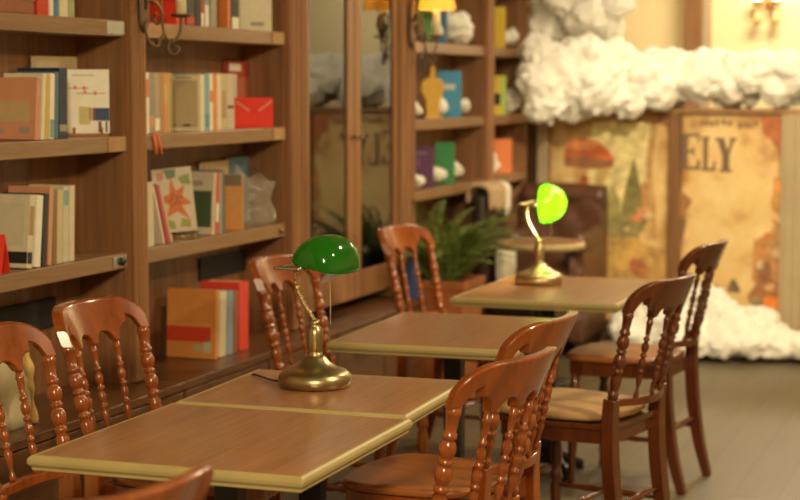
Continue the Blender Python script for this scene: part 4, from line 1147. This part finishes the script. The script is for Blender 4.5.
# ------------------------------------------------------------------ leather seats
def rounded(nm, parent, x0, x1, y0, y1, z0, z1, mat, bev=.03, tuft=None):
    bm = bmesh.new(); box(bm, x0, x1, y0, y1, z0, z1)
    if tuft:
        bmesh.ops.subdivide_edges(bm, edges=bm.edges[:], cuts=14, use_grid_fill=True)
        for v in bm.verts:
            a, b = tuft[1]
            u = (v.co[a] - (x0, y0, z0)[a]) / .13; w = (v.co[b] - (x0, y0, z0)[b]) / .13
            d = (abs(math.sin(PI * (u + w) / 2) * math.sin(PI * (u - w) / 2))) ** .5
            ax = tuft[0]
            lim = (x0, y0, z0)[ax] if tuft[2] < 0 else (x1, y1, z1)[ax]
            if abs(v.co[ax] - lim) < 1e-4:
                v.co[ax] += tuft[2] * (.030 * d - .012)
    o = finish(nm, bm, mat, parent, smooth=True)
    bv = o.modifiers.new('bevel', 'BEVEL'); bv.width = bev; bv.segments = 4; bv.limit_method = 'ANGLE'; bv.angle_limit = 1.2
    return o
ac = thing('leather_armchair', 'brown tufted leather armchair against the mushroom panel', 'armchair', (-2.585, 9.92, 0))
lm = M['leather']
rounded('seat_base', ac, -.20, .20, -.26, .20, .10, .34, lm, .02)
rounded('seat_cushion', ac, -.17, .15, -.28, .14, .34, .50, lm, .04)
rounded('backrest', ac, -.24, .235, .14, .32, .10, .90, lm, .05, (1, (0, 2), -1))
bm = bmesh.new(); tube(bm, [(-.25, .19, .90), (0, .19, .915), (.25, .19, .90)], .068, 18, 6); finish('top_roll', bm, lm, ac, smooth=True)
for s in (-1, 1):
    rounded('arm', ac, (.15 if s > 0 else -.24), (.235 if s > 0 else -.15), -.28, .15, .10, .66, lm, .03, (1, (0, 2), -1))
    bm = bmesh.new(); tube(bm, [(s * .195, -.30, .66), (s * .195, 0, .67), (s * .195, .16, .70)], .062, 16, 6); finish('arm_roll', bm, lm, ac, smooth=True)
for sx in (-1, 1):
    for yy in (-.23, .26):
        bm = bmesh.new(); lathe(bm, [(0, .016), (.08, .026), (.102, .028)], 12, (sx * .19, yy, 0)); finish('leg', bm, M['dark_base'], ac, smooth=True)
rr = random.Random(3)
for i, (bx_, bz_) in enumerate([(-.11, .62), (.02, .62), (.15, .62), (-.175, .75), (-.045, .75), (.085, .75)]):
    bm = bmesh.new(); ico(bm, (bx_, .142, bz_), .010, 2, 1.); finish('button', bm, lm, ac, smooth=True)

lc = thing('leather_chair', 'dark brown high-backed leather chair beside the fern', 'chair', (-2.67, 9.25, 0))
lb = M['leather_black']
rounded('backrest', lc, -.165, -.08, -.20, .20, .18, .97, lb, .03)
rounded('seat', lc, -.08, .20, -.19, .19, .30, .46, lb, .04)
for sx in (-.13, .16):
    for sy in (-.15, .15):
        bm = bmesh.new(); lathe(bm, [(0, .014), (.30, .022)], 10, (sx, sy, 0)); finish('leg', bm, M['dark_base'], lc, smooth=True)
cu = thing('cushion', 'white cushion standing on the seat of the dark leather chair', 'cushion', (-2.695, 9.25, .4606))
bm = bmesh.new(); box(bm, -.045, .045, -.12, .12, 0, .24)
bmesh.ops.subdivide_edges(bm, edges=bm.edges[:], cuts=6, use_grid_fill=True)
for v in bm.verts:
    k = (1 - (v.co.y / .125) ** 2) * (1 - ((v.co.z - .12) / .125) ** 2); v.co.x *= .25 + .75 * max(0, k) ** .5
finish('cushion_cover', bm, cmat((.78, .72, .58), .9), cu, smooth=True)
def drape(label, name, x, y, z, hw, ly, front, back, mat, seed, th_=.012):
    t = thing(name, label, 'cloth' if 'cloth' in name else 'blanket', (x, y, z))
    bm = bmesh.new(); NX, NY = 26, 14; grid = []; rr = random.Random(seed)
    for i in range(NX + 1):
        row = []; u = -1 + 2 * i / NX
        for j in range(NY + 1):
            v = -1 + 2 * j / NY; a = u * 2.2
            if abs(a) < PI / 2: xx = hw * math.sin(a); zz = .03 * math.cos(a)
            else:
                xx = hw * (1 if a > 0 else -1); zz = -(abs(a) - PI / 2) / .63 * (front if a > 0 else back) * (1 + .15 * math.sin(v * 4 + seed))
            row.append(bm.verts.new((xx + .005 * math.sin(v * 9 + u * 3), v * ly, zz + .004 * math.sin(v * 7))))
        grid.append(row)
    for A, Bq in zip(grid, grid[1:]):
        for j in range(NY): bm.faces.new((A[j], A[j + 1], Bq[j + 1], Bq[j]))
    o = finish('cloth_sheet', bm, mat, t, smooth=True)
    sd = o.modifiers.new('thick', 'SOLIDIFY'); sd.thickness = th_; sd.offset = 1
    return t
drape('beige fleecy throw draped over the top of the dark leather chair', 'throw_blanket', -2.793, 9.19, .982, .056, .145, .10, .06, M['throw'], 1, .02)
drape('white cloth hanging over the right end of the leather chair back', 'draped_cloth', -2.793, 9.40, .984, .058, .055, .13, .05, cmat((.78, .72, .58), .9), 3, .01)

# ------------------------------------------------------------------ light
def area(name, loc, size, power, col=(1, .78, .48), rot=(0, 0, 0), sy=None):
    l = bpy.data.lights.new(name, 'AREA'); l.energy = power; l.color = col; l.size = size
    if sy: l.shape = 'RECTANGLE'; l.size_y = sy
    o = bpy.data.objects.new(name, l); COL.objects.link(o); o.location = loc; o.rotation_euler = rot
    return o
def spot(name, loc, target, power, angle, col=(1, .78, .48), blend=.6, r=.05):
    l = bpy.data.lights.new(name, 'SPOT'); l.energy = power; l.color = col; l.spot_size = math.radians(angle); l.spot_blend = blend; l.shadow_soft_size = r
    o = bpy.data.objects.new(name, l); COL.objects.link(o); o.location = loc
    o.rotation_euler = (Vector(target) - Vector(loc)).to_track_quat('-Z', 'Y').to_euler()
    return o
WARM = (1, .82, .50)
area('ceiling_light_aisle', (.9, 4.4, 3.12), .25, 85, WARM)
area('ceiling_light_middle', (-.3, 7.6, 3.15), .35, 75, WARM)
area('ceiling_light_near', (.2, -.6, 2.9), 0.6, 185, WARM, rot=(math.radians(48), 0, math.radians(18)))
area('ceiling_light_back', (-1.2, 11.9, 3.15), 1.2, 104, (1, .86, .60), sy=.5)
area('ceiling_light_counter', (-1.3, 9.2, 3.15), .5, 34, (1, .84, .58), rot=(math.radians(25), 0, 0))
spot('spot_panels', (-.6, 5.6, 2.9), (-1.9, 10.4, .75), 560, 34, (1, .83, .55), r=.12)
def bulb_light(name, loc, power, col, r=.02):
    l = bpy.data.lights.new(name, 'POINT'); l.energy = power; l.color = col; l.shadow_soft_size = r
    o = bpy.data.objects.new(name, l); COL.objects.link(o); o.location = loc; return o
bulb_light('desk_lamp_light', (-1.818, 6.90, 1.078), 12, (1, .85, .5))
for yy in (5.298, 7.995):
    for s in (1,):
        bulb_light('bracket_lamp_light', (XF + .035 + .104, yy + s * .082, 2.03), 3.0, (1, .68, .3))
w = bpy.data.worlds.new('world'); scn.world = w; w.use_nodes = True
w.node_tree.nodes['Background'].inputs['Color'].default_value = (1, .8, .55, 1)
w.node_tree.nodes['Background'].inputs['Strength'].default_value = .05

# ------------------------------------------------------------------ camera
F = 1750.
yaw = math.atan(630 / math.hypot(F, 165)); pit = math.atan(165 / F)
cam = bpy.data.cameras.new('camera'); co = bpy.data.objects.new('camera', cam); COL.objects.link(co)
cam.sensor_width = 36; cam.lens = F * 36 / 800; cam.clip_start = .05
co.location = (0, 0, 1.56); co.rotation_euler = (PI / 2 - pit, 0, yaw)
cam.dof.use_dof = True; cam.dof.focus_distance = 4.35; cam.dof.aperture_fstop = 3.2
scn.camera = co
vs = scn.view_settings
scn.display_settings.display_device = 'sRGB'
vs.view_transform = 'Standard'; vs.look = 'None'; vs.exposure = 0.; vs.gamma = 1.; vs.use_curve_mapping = False
